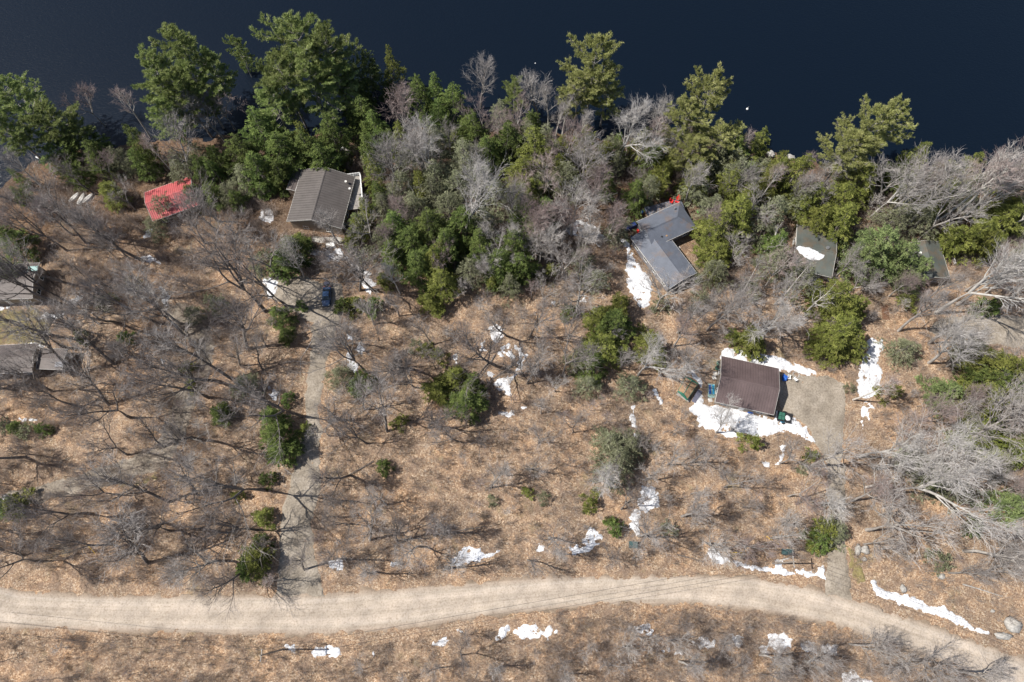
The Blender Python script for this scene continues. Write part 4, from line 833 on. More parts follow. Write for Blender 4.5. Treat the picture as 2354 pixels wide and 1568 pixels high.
# ------------------------------------------------------------------ undergrowth: low twiggy brush nobody could count
def brush(name, label, m, poly, n, hr, rr, seed, twigs=26, gap_noise=.0, rad=.019, force=None):
    rng = np.random.RandomState(seed); Wp = np.array([G(*p)[:2] for p in poly]); lo = Wp.min(0); hi = Wp.max(0)
    x = rng.uniform(lo[0], hi[0], n*6); y = rng.uniform(lo[1], hi[1], n*6)
    ok = (sdf(x, y, Wp) > 0) & (fbm(x, y, .16) > gap_noise) & (hgt(x, y) > -1.4)
    x = x[ok]; y = y[ok]; ok = np.ones(len(x), bool)
    for P_ in KEEPOFF:
        lo_ = P_.min(0)-1; hi_ = P_.max(0)+1; q_ = (x > lo_[0]) & (x < hi_[0]) & (y > lo_[1]) & (y < hi_[1])
        if q_.any():
            r_ = np.ones(len(x), bool); r_[q_] = sdf(x[q_], y[q_], P_) < -.3; ok &= r_
    x = x[ok][:n]; y = y[ok][:n]; z = hgt(x, y); k = len(x)
    hh = rng.uniform(*hr, k); rr_ = rng.uniform(*rr, k)
    b = np.stack([x, y, z], 1).repeat(twigs, 0); N = len(b); hh = hh.repeat(twigs); rr_ = rr_.repeat(twigs)
    az = rng.uniform(0, 2*pi, N); sp = np.sqrt(rng.uniform(0, 1, N))*rr_
    p0 = b + np.stack([np.cos(az)*sp*.25, np.sin(az)*sp*.25, np.zeros(N)], 1)
    p1 = b + np.stack([np.cos(az)*sp*.7, np.sin(az)*sp*.7, hh*.55*rng.uniform(.6,1.1,N)], 1) + rng.normal(0,.08,(N,3))
    p2 = p1 + np.stack([np.cos(az)*sp*.35, np.sin(az)*sp*.35, hh*.4], 1) + rng.normal(0,.14,(N,3))
    p3 = p1 + rng.normal(0,.25,(N,3)) + np.array([0,0,.18])
    V1, F1 = tubes(p0, p1, np.full(N, rad*1.3), np.full(N, rad), 3); V2, F2 = tubes(p1, p2, np.full(N, rad), np.full(N, rad*.6), 3); V3, F3 = tubes(p1, p3, np.full(N, rad*.8), np.full(N, rad*.5), 3)
    return tag(link(name, make_mesh(name, np.concatenate([V1, V2, V3]), [np.concatenate([F1, F2+len(V1), F3+len(V1)+len(V2)])], M[m])), label, 'undergrowth', kind='stuff')
WOODS = [(-200,430),(500,420),(860,330),(2500,430),(2500,1400),(2330,1440),(2000,1330),(1700,1300),(1300,1300),(900,1340),(500,1350),(-200,1330)]
brush('undergrowth', 'low grey-brown twiggy undergrowth across the forest floor above the road', 'brush', WOODS, 7000, (.5,2.8), (.6,1.6), 3, twigs=14, gap_noise=-.12, rad=.014)
brush('undergrowth', 'pale dry brush thinly scattered through the woods', 'drybrush', WOODS, 3000, (.2,.8), (.4,1.2), 4, twigs=12, gap_noise=-.2, rad=.015)
BELOW = [(-200,1455),(400,1462),(900,1480),(1300,1425),(1650,1395),(1800,1410),(2050,1480),(2250,1560),(2400,1640),(2400,1720),(-200,1720)]
brush('undergrowth', 'thick brown leafless brush along the bottom edge below the road', 'brush', BELOW, 2300, (.6,2.3), (.6,1.7), 5, twigs=13, gap_noise=-.16, rad=.011)
brush('undergrowth', 'dry straw-coloured grass and weeds on the lower road bank', 'drybrush', BELOW, 2200, (.2,.6), (.3,.9), 6, twigs=12, gap_noise=-.3, rad=.013)
RIGHTB = [(1250,1400),(1650,1385),(1850,1400),(2100,1480),(2353,1600),(2353,1700),(1250,1700)]
brush('undergrowth', 'dense grey brush tangle right of centre below the road', 'brush', RIGHTB, 900, (1.0,3.0), (.8,2.0), 8, twigs=16, gap_noise=-.2, rad=.012)
LEFTB = [(-200,600),(480,600),(560,800),(560,1340),(-200,1340)]
brush('undergrowth', 'twiggy thicket filling the left side of the woods', 'brush', LEFTB, 1300, (.8,2.8), (.8,2.0), 7, twigs=16, gap_noise=-.1, rad=.014)
SHOREB = [(100,340),(700,330),(1150,300),(1700,345),(2400,440),(2500,640),(1300,670),(860,680),(600,560),(100,520)]
brush('undergrowth', 'grey-brown saplings and brush crowding the lakeside slope', 'brush', SHOREB, 2600, (1.0,3.4), (.7,1.8), 9, twigs=16, gap_noise=-.2, rad=.015)

# ------------------------------------------------------------------ buildings
def fit_rect(cor, z):
    P = [np.array(ray(a, b, z)) for a, b in cor]   # TL TR BR BL
    ux = unit((P[1]-P[0])+(P[2]-P[3])); uy = np.array([-ux[1], ux[0]])
    c = sum(P)/4; L = (np.dot(P[1]-P[0], ux)+np.dot(P[2]-P[3], ux))/2; Wd = (np.dot(P[0]-P[3], uy)+np.dot(P[1]-P[2], uy))/2
    return c, atan2(ux[1], ux[0]), L, Wd
def window(root, x, y, z, w, h, face, side):
    """face 'x' or 'y': wall whose outward normal is side*axis"""
    fr = MB(); gl = MB(); t = .06
    def bx(mb, u, vv, du, dv, dep, off):
        if face == 'y': mb.box((x+u, y+side*off, z+vv), (du, dep, dv))
        else: mb.box((x+side*off, y+u, z+vv), (dep, du, dv))
    bx(fr, 0, h/2+.04, w+.16, .08, .06, .03); bx(fr, 0, -h/2-.04, w+.2, .08, .09, .045); bx(fr, -w/2-.04, 0, .08, h, .06, .03); bx(fr, w/2+.04, 0, .08, h, .06, .03); bx(fr, 0, 0, .05, h, .05, .03)
    bx(gl, 0, 0, w, h, .02, .012)
    f = fr.build('window', M['white'], root); gl.build('pane', M['glass'], f)
def door(root, x, y, z, w, h, face, side, m='white', name='door'):
    d = MB(); k = MB()
    if face == 'y': d.box((x, y+side*.03, z+h/2), (w, .06, h)); k.box((x+w*.38, y+side*.09, z+h*.45), (.05, .06, .12))
    else: d.box((x+side*.03, y, z+h/2), (.06, w, h)); k.box((x+side*.09, y+w*.38, z+h*.45), (.06, .05, .12))
    o = d.build(name, M[m], root); k.build('handle', M['steel'], o)
def house(name, label, cor, ze, rise, roof, wall, ridge='h', rib=0, hip=0, over=.4, roofm2=None, wins=True, garage=None, drop=.6):
    c, a, L, Wd = fit_rect(cor, ze)
    if ridge == 'v': a += pi/2; L, Wd = Wd, L
    g = min(hz(c[0]+dx, c[1]+dy) for dx in (-4, 4) for dy in (-4, 4))
    root = thing(name, label, 'house' if name != 'garage' else 'garage', (c[0], c[1], g), a)
    ze -= g
    hl, hw = L/2, Wd/2; wl, ww = hl-over, hw-over
    wm = MB(); wz = ze+rise*over/hw-.06
    b4 = [(-wl,-ww,-drop),(wl,-ww,-drop),(wl,ww,-drop),(-wl,ww,-drop)]; t4 = [(p[0],p[1],wz) for p in b4]
    wm.hexa(b4, t4)
    if not hip:
        for s in (-1, 1):
            x0, x1 = s*wl, s*(wl-.12)
            wm.hexa([(x0,-ww,wz),(x1,-ww,wz),(x1,ww,wz),(x0,ww,wz)][::s], [(x0,-.05,ze+rise-.14),(x1,-.05,ze+rise-.14),(x1,.05,ze+rise-.14),(x0,.05,ze+rise-.14)][::s])
    wm.build('wall', M[wall], root)
    th = .12; rb = MB(); hx = hw*.9 if hip else 0
    for s in (-1, 1):
        e0 = (-hl, s*hw, ze); e1 = (hl, s*hw, ze); r0 = (-hl+(hx if hip > 1 else 0), 0, ze+rise); r1 = (hl-hx, 0, ze+rise)
        q = [e0, e1, r1, r0]; up = [(p[0], p[1], p[2]+th) for p in q]
        if s > 0: q = q[::-1]; up = up[::-1]
        rb.hexa(q, up, 1 if (s < 0 and roofm2) else 0)
        if rib:
            n = int(L/rib)
            for i in range(n+1):
                x = -hl+.05+(L-.1)*i/n
                if hip and x > r1[0]: 
                    f = 1-(x-r1[0])/hx
                elif hip > 1 and x < r0[0]: f = 1-(r0[0]-x)/hx
                else: f = 1
                y0 = s*hw; y1 = s*hw*(1-f); z0 = ze+th; z1 = ze+th+rise*f
                rb.hexa([(x-.06,y0,z0-.02),(x+.06,y0,z0-.02),(x+.06,y1,z1-.02),(x-.06,y1,z1-.02)], [(x-.03,y0,z0+.075),(x+.03,y0,z0+.075),(x+.03,y1,z1+.075),(x-.03,y1,z1+.075)], 1 if (s < 0 and roofm2) else 0)
    if hip:
        for sx, on in ((1, hip >= 1), (-1, hip > 1)):
            if on:
                t = [(sx*hl,-hw,ze+th*.98),(sx*hl,hw,ze+th*.98),(sx*(hl-hx),0,ze+rise+th*.98)]; rb.poly(t if sx > 0 else t[::-1])
                rb.poly([(sx*hl,-hw,ze),(sx*hl,hw,ze),(sx*hl,hw,ze+th*.98),(sx*hl,-hw,ze+th*.98)])
    rf = rb.build('roof', [M[roof], M[roofm2 or roof]], root)
    cp = MB(); x0 = -hl+(hx if hip > 1 else 0); x1 = hl-(hx if hip else 0)
    for s in (-1, 1): cp.hexa([(x0,0,ze+rise+th+.03),(x1,0,ze+rise+th+.03),(x1,s*.2,ze+rise+th-.2*rise/hw+.03),(x0,s*.2,ze+rise+th-.2*rise/hw+.03)][::-s], [(x0,0,ze+rise+th+.075),(x1,0,ze+rise+th+.075),(x1,s*.2,ze+rise+th-.2*rise/hw+.065),(x0,s*.2,ze+rise+th-.2*rise/hw+.065)][::-s])
    cp.build('ridge_cap', M[roof], rf)
    tr = MB()
    for s in (-1, 1):
        tr.box((0, s*(hw+.025), ze+.02), (L+.1, .04, .2))
        if not hip:
            for sx in (-1, 1):
                q = [(sx*(hl+.003),s*hw,ze-.10),(sx*(hl+.04),s*hw,ze-.10),(sx*(hl+.04),0,ze+rise-.10),(sx*(hl+.003),0,ze+rise-.10)]; tr.hexa(q, [(p[0],p[1],p[2]+.27) for p in q])
    tr.build('trim', M['trim'], root)
    if wins:
        for s in (-1, 1):
            k = max(1, int(L/3.2))
            for i in range(k):
                x = -wl+(i+.5)*2*wl/k
                if s < 0 and i == k//2: door(root, x, s*ww, -.05, .95, 2.05, 'y', s)
                else: window(root, x, s*ww, min(1.55, ze*.55), 1.1, 1.0, 'y', s)
            if not (garage == s):
                for yy in (-ww*.45, ww*.45): window(root, s*wl, yy, min(1.55, ze*.55), 1.0, 1.0, 'x', s)
        if garage:
            gd = MB(); 
            for yy in (-ww*.48, ww*.48):
                gd = MB(); gd.box((garage*(wl+.03), yy, 1.05), (.06, 2.5, 2.1))
                for k in range(4): gd.box((garage*(wl+.065), yy, .28+.52*k), (.02, 2.4, .04))
                gd.build('garage_door', M['white'], root)
    return root, L, Wd, ze, a
def A_(*p): return [v('A',*q) for q in p]
gar, gL, gW, gz, ga = house('garage', "long garage with a brown ribbed metal roof standing in the snow crescent", A_((518,382),(1120,513),(1066,1000),(452,862)), 2.9, 1.75, 'roof_brown', 'siding', 'h', rib=.5, garage=1)
l1, L1_, W1_, z1_, a1_ = house('house', "upper wing of the L-shaped house, slate roof with a hipped right end", [v('B',*p) for p in [(355,520),(885,285),(1075,600),(540,850)]], 3.0, 1.7, 'roof_slate', 'siding_grey', 'h', hip=1)
root2, L2_, W2_, z2_, a2_ = house('house', "lower slate-grey wing running down from the L-shaped house", [v('B',*p) for p in [(330,705),(670,505),(1035,1190),(690,1375)]], 2.6, 1.0, 'roof_slate', 'siding_grey', 'v')
h3, L3_, W3_, z3_, a3_ = house('house', "large house with a taupe two-tone roof and a wooden deck at its right", [v('C',*p) for p in [(1612,135),(2092,238),(1962,672),(1447,645)]], 3.6, 2.2, 'roof_taupe', 'siding', 'v', rib=.6)
h4, *_ = house('house', "small cabin with a bright red ribbed metal roof", [v('C',*p) for p in [(165,352),(587,215),(650,470),(220,638)]], 2.8, 1.5, 'roof_red', 'log_wall', 'h', rib=.42)
h5, *_ = house('house', "brown-roofed house cut by the left edge, the upper of two", [v('H',*p) for p in [(-300,150),(440,200),(410,530),(-300,640)]], 3.3, .9, 'roof_umber', 'siding', 'h')
h6, *_ = house('house', "brown-roofed house cut by the left edge, the lower of two", [v('H',*p) for p in [(-350,1130),(462,1105),(380,1420),(-350,1480)]], 3.0, .9, 'roof_umber', 'siding', 'h')
h7, *_ = house('house', "cottage with a mottled green roof carrying a snow patch and a round vent", [v(3,*p) for p in [(805,1060),(1086,1120),(1060,1418),(812,1360)]], 3.0, 1.0, 'roof_green', 'siding', 'h')
h8, *_ = house('house', "grey-green roofed cottage half hidden behind the feathery evergreens", [v(3,*p) for p in [(1540,1190),(1772,1182),(1835,1420),(1600,1440)]], 3.0, 1.0, 'roof_green', 'siding', 'v')
def local(root, dx, dy, z):
    """picture point at height z (world) -> local xy of a rotated root"""
    x, y = ray(dx, dy, z); m = root.matrix_basis.inverted(); q = m @ Vector((x, y, z)); return q
def at_px(dx, dy, z): 
    x, y = ray(dx, dy, z); return (x, y, z)
# dark lean-to beside the lower left house
lt, *_ = house('lean_to', "dark flat lean-to between the lower left edge roof and the leaf-covered slope", [v('H',*p) for p in [(500,1150),(760,1170),(765,1400),(420,1400)]], 2.4, .3, 'roof_umber', 'siding', 'h', wins=False); lt['category'] = 'lean-to'
# roof fittings (parts of their houses)
def roof_z(root, L, Wd, ze, rise, ly, over=0): return ze + rise*(1-abs(ly)/(Wd/2)) + .12
def vent(root, px, zr, r=.16, h=.5, m='steel', nm='vent'):
    q = local(root, px[0], px[1], zr); b = MB(); b.cyl((q.x, q.y, q.z-.5), (q.x, q.y, q.z+h*.6), r, r, 12); b.cyl((q.x, q.y, q.z+h*.6), (q.x, q.y, q.z+h), r*1.5, r*1.1, 12); b.build(nm, M[m], root)
vent(l1, v('B',815,365), 3.9, .16, .5); vent(root2, v('B',655,715), 3.4, .12, .5, 'black')
vent(h7, v(3,1028,1222), 3.9, .28, .5); vent(h8, v(3,1640,1255), 3.6, .2, .4, 'white')
for px in (v('C',2005,270), v('C',2040,335)):
    q = local(h3, px[0], px[1], 4.4); b = MB(); b.cyl((q.x,q.y,q.z-.6),(q.x,q.y,q.z+.5),.04,.04,6); n = 14
    for i in range(n):
        a0, a1 = 2*pi*i/n, 2*pi*(i+1)/n; b.poly([(q.x,q.y,q.z+.45),(q.x+.27*cos(a0),q.y+.27*sin(a0),q.z+.58),(q.x+.27*cos(a1),q.y+.27*sin(a1),q.z+.58)])
    b.build('satellite_dish', M['trim'], h3)
q = local(h3, *v('C',1615,400), 4.5); b = MB(); b.box((q.x,q.y,q.z-.15),(.5,.12,.5)); b.box((q.x+.2,q.y+.2,q.z-.15),(.1,.5,.4)); b.build('roof_bracket', M['black'], h3)
# snow lying on the cottage roof
def roof_snow(root, cor, zc, slope_from, label):
    P = [np.array(ray(a, b, zc)) for a, b in cor]; c = sum(P)/len(P); m = root.matrix_basis.inverted()
    me, cc = sheet('roof_snow', cor, M['snow'], cell=.22, thick=.10, dome=.10, ragged=.3, rs=1.2, zbase=zc, lumps=.06)
    o = link('roof_snow', me, None, (cc[0], cc[1], zc)); return tag(o, label, 'snow patch', 'patches of melting snow')
rs = roof_snow(h7, [v(3,*p) for p in [(818,1222),(850,1210),(905,1218),(960,1245),(1008,1270),(1003,1290),(970,1305),(900,1300),(840,1262)]], 3.70, 0, "white snow slab lying on the green cottage roof")
a7 = h7.rotation_euler.z; rs.rotation_euler = Euler((0,0,0)); 
nrm = 1.0/4.6
rs.rotation_euler = (Matrix.Rotation(a7, 4, 'Z') @ Matrix.Rotation(math.atan(nrm), 4, 'X') @ Matrix.Rotation(-a7, 4, 'Z')).to_euler()
rs.location.z += .12
# hip wing deck with red chairs
deck, dL, dW, dz, da = None, 0, 0, 0, 0
c_, a_, L_, W_d = fit_rect([v('B',*p) for p in [(440,350),(860,245),(985,400),(520,520)]], 2.3)
dk = thing('deck', "leaf-strewn slate deck along the lake side of the L-shaped house", 'deck', (c_[0], c_[1], hz(*c_)), a_)
b = MB(); zz = 2.3-hz(*c_)
b.box((0,0,zz-.08),(L_,W_d,.16)); b.build('deck_floor', M['roof_slate'], dk)
b = MB()
for i in range(5):
    for s in (-1,1): b.box((-L_/2+.2+i*(L_-.4)/4, s*(W_d/2-.15), zz/2-.5),(.14,.14,zz+.9-.16))
b.build('post', M['wood'], dk)
b = MB(); rr = random.Random(3)
for i in range(420):
    x = rr.uniform(-L_/2+.1, L_/2-.1)*rr.choice([1,.9]); y = rr.uniform(-W_d/2+.1, W_d/2-.1)
    if vnoise(np.array(x*1.), np.array(y*1.), .6) < .42: continue
    a = rr.uniform(0,6); s = rr.uniform(.05,.11); b.poly([(x+s*cos(a+k*pi/2), y+s*.6*sin(a+k*pi/2), zz+.012+rr.uniform(0,.02)) for k in range(4)])
b.build('fallen_leaves', M['leafpile'], dk)
DZ = 2.3
def patio_chair(px, zz, rot, m, label, group):
    x, y = ray(px[0], px[1], zz+.4); t = thing('chair', label, 'chair', (x, y, zz), rot, group)
    s = MB(); s.box((0,0,.36),(.62,.60,.06), rx=.08); s.build('seat', M[m], t)
    k = MB(); k.box((0,.36,.72),(.64,.06,.78), rx=-.28); k.build('backrest', M[m], t)
    for sx in (-1,1):
        g = MB(); g.box((sx*.36,0,.56),(.12,.62,.04)); g.build('armrest', M[m], t)
    for sx in (-1,1):
        for sy in (-1,1):
            g = MB(); g.cyl((sx*.30,sy*.26,0),(sx*.28,sy*.24,.52),.028,.028,6); g.build('leg', M[m], t)
    return t
patio_chair(v('B',862,240), DZ, radians(-30), 'red_plastic', "red deck chair farthest towards the lake", 'red chairs on the slate deck')
patio_chair(v('B',845,283), DZ, radians(150), 'red_plastic', "red deck chair just below the farthest one", 'red chairs on the slate deck')
patio_chair(v('B',778,275), DZ, radians(60), 'red_plastic', "red deck chair left of the other two", 'red chairs on the slate deck')
patio_chair(v('K',1040,770), .05, radians(80), 'white', "white garden chair closest to the blue bundle", 'white garden chairs')
patio_chair(v('K',1340,870), .05, radians(130), 'white', "white garden chair below the stone fire ring", 'white garden chairs')
# small coffee table base on deck
# leaf pile in the roof valley (a part of the upper wing)
me, cc = sheet('leaf_pile', [v('B',*p) for p in [(550,605),(640,600),(730,610),(740,650),(725,700),(650,685),(600,670)]], M['leafpile'], cell=.2, thick=.1, dome=.12, ragged=.2, rs=1, zbase=3.62)
lp = link('leaf_pile', me, None, cc); tag(lp, "orange-brown drift of leaves in the valley between the slate roofs", 'leaf pile')
# dock sections leaned as platform right of the L house
dkx = v('B',1105,310); gx_, gy_, gz_ = G(*dkx)
t = thing('dock_platform', "stack of grey weathered dock sections right of the slate deck", 'dock sections', (gx_, gy_, gz_), radians(-52))
for i, (off, z, ln) in enumerate([(-2.0,.78,1.3),(.1,.86,2.4),(2.1,.72,1.4)]):
    b = MB()
    for k in range(int(ln/.16)): b.box((off-ln/2+.08+k*.16, 0, z),(.145,1.6,.05))
    b.box((off,.7,z-.07),(ln,.08,.08)); b.box((off,-.7,z-.07),(ln,.08,.08)); b.build('platform_section', M['wood'], t)
for sx in (-2.4,-.9,1.2,2.6):
    for sy in (-.65,.65): b = MB(); b.cyl((sx,sy,-.1),(sx,sy,.66),.05,.05,6); b.build('post', M['wood'], t)
def blob_thing(nm, lab, cat, px, r, m, seed=0, up=0, jag=.15, grp=None, rz=0):
    x, y, z = G(*px); b = MB(); b.blob((0,0,0), r, seed, m=0, jag=jag); o = b.build(nm, M[m], None, (x, y, z+r[2]*.6+up), (0,0,rz), smooth=True); return tag(o, lab, cat, grp)
def build_bag(nm, lab, cat, px, r, m, seed, rz=0):
    """tied bundle: sack body with a knotted neck and cord"""
    x, y, z = G(*px); t = thing(nm, lab, cat, (x, y, z), rz); b = MB(); b.blob((0,0,r[2]*.8), r, seed, jag=.2); b.build('cover', M[m], t, smooth=True)
    k = MB(); k.cyl((0,0,r[2]*1.6),(0.05,0,r[2]*1.95),.06,.12,8); k.build('knot', M[m], t)
build_bag('tarp_bundle', "lime green bundle beside the grey dock sections", 'bundle', v('L',2045,505), (.35,.35,.3), 'lime', 4)
build_bag('tarp_bundle', "sea-green bundle on bare ground left of the L-shaped house", 'bundle', v('L',60,775), (.5,.4,.2), 'green_tarp', 5)
build_bag('tarp_bundle', "deep blue bundle in the shade beside the slate deck", 'bundle', v('L',675,500), (.4,.45,.4), 'blue_tarp', 6)
build_bag('tarp_bundle', "bright blue bundle in the garage shadow next to the white chairs", 'bundle', v('K',780,830), (.65,.7,.5), 'blue_tarp', 7)
build_bag('tarp_bundle', "crumpled blue bundle on snow under the garage eave", 'bundle', v('A',838,968), (.8,.35,.25), 'blue_tarp', 8, .2)
# black covered trailer + snow blower beside L house
x, y, z = G(*v('B',275,600)); t = thing('utility_trailer', "black covered trailer parked left of the L-shaped house", 'trailer', (x, y, z), radians(27))
b = MB(); b.hexa([(-1.5,-.6,.45),(1.3,-.6,.45),(1.3,.6,.45),(-1.5,.6,.45)], [(-1.35,-.5,1.1),(1.1,-.45,1.25),(1.1,.45,1.25),(-1.35,.5,1.1)]); b.build('cover', M['navy'], t)
b = MB(); b.box((0,0,.40),(2.9,1.3,.08)); b.cyl((-1.45,0,.4),(-2.5,0,.42),.05,.05,6); b.build('frame', M['black'], t)
for s in (-1,1):
    b = MB(); b.cyl((.2,s*.66,.3),(.2,s*.86,.3),.3,.3,14); b.build('wheel', M['tyre'], t)
x, y, z = G(*v('B',365,645)); t = thing('snow_blower', "red and orange snow blower beside the slate-roofed house wall", 'snow blower', (x, y, z), radians(-60))
b = MB(); b.box((0,0,.5),(.6,.5,.45)); b.hexa([(.3,-.38,.05),(.75,-.4,.05),(.75,.4,.05),(.3,.38,.05)], [(.3,-.36,.5),(.62,-.38,.6),(.62,.38,.6),(.3,.36,.5)]); b.build('housing', M['red_plastic'], t)
b = MB(); b.cyl((.35,0,.6),(.35,.05,1.05),.1,.12,8); b.build('chute', M['orange_paint'], t)
for s in (-1,1):
    b = MB(); b.cyl((-.05,s*.28,.2),(-.05,s*.4,.2),.2,.2,12); b.build('wheel', M['tyre'], t)
    b = MB(); b.path([(-.25,s*.2,.6),(-.8,s*.25,1.0),(-1.0,s*.25,1.0)],.025); b.build('handle', M['black'], t)
# white board leaning, open sided carport slabs left of lower wing
for (px, ln, lab) in ((v('B',300,735), 1.5, "short dark blue panel leaning by the lower slate wing"), (v('B',860,850), 1.0, "small white board on the ground right of the lower slate wing")):
    x, y, z = G(*px); b = MB(); b.box((0,0,.35 if ln>1.2 else .04),(ln,.5,.05), rx=.5 if ln > 1.2 else .05)
    for k in (-1,0,1): b.box((k*ln*.4,0,.38 if ln>1.2 else .08),(.06,.46,.05), rx=.5 if ln > 1.2 else .05)
    tag(b.build('panel', M['navy' if ln > 1.2 else 'white'], None, (x,y,z), (0,0,radians(-58 if ln > 1.2 else 30))), lab, 'panel')
# big house: deck with rail, walkway, lean-to
c_, a_, L_, W_d = fit_rect([v('C',*p) for p in [(1985,190),(2190,215),(2110,480),(1905,560)]], 2.6)
t = thing('deck', "pale wooden deck with railings on the right side of the taupe-roofed house", 'deck', (c_[0], c_[1], hz(*c_)-.1), a_)
b = MB(); n = int(W_d/.17); zz = 2.6
for k in range(n): b.box((0, -W_d/2+.085+k*W_d/n, zz-.03),(L_, W_d/n-.02, .05))
b.build('deck_floor', M['wood'], t)
b = MB()
for (p0, p1) in (((-L_/2,W_d/2),(L_/2,W_d/2)),((L_/2,W_d/2),(L_/2,-W_d/2))):
    for zq in (.15, .55, 1.0): b.box(((p0[0]+p1[0])/2,(p0[1]+p1[1])/2,zz+zq),(abs(p1[0]-p0[0])+.12, abs(p1[1]-p0[1])+.12, .09 if zq < 1 else .06))
    m_ = 8
    for k in range(m_+1): f = k/m_; b.box((p0[0]+(p1[0]-p0[0])*f, p0[1]+(p1[1]-p0[1])*f, zz+.5),(.09,.09,1.06))
b.build('railing', M['white'], t)
for sx in (-1,1):
    for sy in (-1,0,1): b = MB(); b.box((sx*(L_/2-.2),sy*(W_d/2-.2),zz/2-.3),(.15,.15,zz+.5)); b.build('post', M['wood'], t)
c_, a_, L_, W_d = fit_rect([v('C',*p) for p in [(1895,70),(2060,20),(2040,60),(1880,165)]], .6)
P0 = G(*v('C',1880,140)); P1 = G(*v('C',2050,-20)); dd = Vector((P1[0]-P0[0], P1[1]-P0[1], 0)); ln = dd.length
t = thing('boardwalk', "grey board walkway leading from the taupe-roofed house towards the lake", 'walkway', (P0[0], P0[1], P0[2]), atan2(dd.y, dd.x))
b = MB(); 
for k in range(int(ln/.2)): b.box((.1+k*.2, 0, .45),(.18,1.8,.05))
b.build('boards', M['wood'], t)
b = MB(); b.box((ln/2,.95,1.25),(ln,.07,.06)); b.box((ln/2,.95,.85),(ln,.05,.05))
for k in range(6): b.box((ln*k/5,.95,.6),(.08,.08,1.3))
b.build('railing', M['white'], t)
lt, *_ = house('lean_to', "flat-roofed side room at the upper left corner of the taupe-roofed house", [v('C',*p) for p in [(1535,140),(1600,150),(1545,350),(1458,330)]], 2.9, .25, 'roof_umber', 'siding', 'v', wins=False, over=.15); lt['category'] = 'lean-to'
me, cc = sheet('patio', [v('C',*p) for p in [(1690,760),(1950,770),(2060,810),(2040,850),(1850,830),(1680,815)]], M['concrete'], cell=.3, thick=.1, ragged=.1)
tag(link('patio', me, None, cc), kind='structure')
b = MB(); x, y, z = G(*v('C',1865,850)); b.hexa([(-1.1,-.7,0),(1.1,-.7,0),(1.1,.7,0),(-1.1,.7,0)], [(-.8,-.5,.45),(.8,-.5,.45),(.8,.5,.45),(-.8,.5,.45)]); b.box((0,0,.5),(1.7,1.1,.08))
tag(b.build('well_cover', M['white'], None, (x,y,z), (0,0,.3)), "white sloped cover on the patio below the taupe-roofed house", 'cover')
# green leaf-covered shelter, slab, boat, barrels, pavers
x, y, z = G(*v('G',560,920)); ang = radians(-35)
t = thing('tarp_shelter', "low green tarp shelter buried in fallen leaves left of the garage", 'tarp shelter', (x, y, z), ang)
hl, hw, hh = 2.15, 2.5, 1.5
def sh(px, zz): 
    q = ray(px[0], px[1], zz); mi = (Matrix.Translation((x,y,z)) @ Matrix.Rotation(ang,4,'Z')).inverted(); return mi @ Vector((q[0], q[1], zz))
C4 = [sh(v('G',*p), zq) for p, zq in [((480,500),1.3),((930,770),1.3),((520,1370),1.3),((190,1060),1.3)]]; R2 = [sh(v('G',700,660),1.75), sh(v('G',400,1160),1.75)]
m0, m1 = R2
b = MB(); 
b.poly([C4[0], m0, m1, C4[3]]); b.poly([m0, C4[1], C4[2], m1]); b.poly([C4[0], C4[1], m0]); b.poly([C4[3], m1, C4[2]])
cn = (m0+m1+C4[0]+C4[1]+C4[2]+C4[3])/6
o = b.build('tarp', M['green_tarp'], t)
b = MB(); k = .80
def inn(p, up): q = cn + (p-cn)*k; return Vector((q.x, q.y, p.z+up + (0 if p in (m0,m1) else .06)))
for f in ([C4[0], m0, m1, C4[3]], [m0, C4[1], C4[2], m1]):
    g = sum((q for q in f), Vector())/4; b.poly([Vector(((q-g)*.86+g)[:2]+((q-g)*.86+g)[2:])+Vector((0,0,.05)) for q in f])
b.build('leaf_cover', M['leafpile'], t)
for p in C4: b = MB(); b.cyl((p.x,p.y,0),(p.x,p.y,p.z),.04,.04,6); b.build('pole', M['green_tarp'], t)
b = MB(); b.cyl(m0+Vector((0,0,.03)), m1+Vector((0,0,.03)), .04, .04, 6); b.build('ridge_pole', M['green_tarp'], t)
x, y, z = G(*v('G',385,1255)); b = MB(); b.box((0,0,.3),(2.9,.75,.05)); 
for k in (-1,1): b.box((k*1.1,0,.14),(.1,.7,.28))
tag(b.build('bench', M['wood'], None, (x,y,z), (0,0,radians(-33))), "mossy plank bench below the green tarp shelter", 'bench')
x, y, z = G(*v('G',860,1230)); b = MB(); b.box((0,0,.25),(2.9,.9,.05)); b.box((0,.42,.14),(2.8,.06,.24)); b.box((0,-.42,.14),(2.8,.06,.24))
tag(b.build('panel', M['dark_slab'], None, (x,y,z), (0,0,radians(57))), "dark slate-blue panel lying between the green shelter and the snow", 'panel')
x, y, z = G(*v('G',1365,1040)); t = thing('paddle_boat', "pale teal paddle boat with two bright blue seat wells by the garage wall", 'boat', (x, y, z), radians(-4))
b = MB(); b.hexa([(-.55,-1.25,.05),(.55,-1.25,.05),(.55,1.25,.05),(-.55,1.25,.05)], [(-.78,-1.45,.45),(.78,-1.45,.45),(.70,1.4,.45),(-.70,1.4,.45)]); b.build('hull', M['pale_teal'], t)
for s, m_ in ((-1,'blue_tarp'),(1,'sky_blue')): b = MB(); b.box((s*.33,.2,.5),(.36,1.9,.12)); b.box((s*.33,-.6,.62),(.36,.1,.3)); b.build('seat_well', M[m_], t)
b = MB(); b.path([(-.6,-.85,.5),(-.35,-1.0,.56),(-.1,-.85,.5)],.035); b.path([(.6,-.85,.5),(.35,-.95,.56),(.1,-.85,.5)],.035); b.build('strap', M['black'], t)
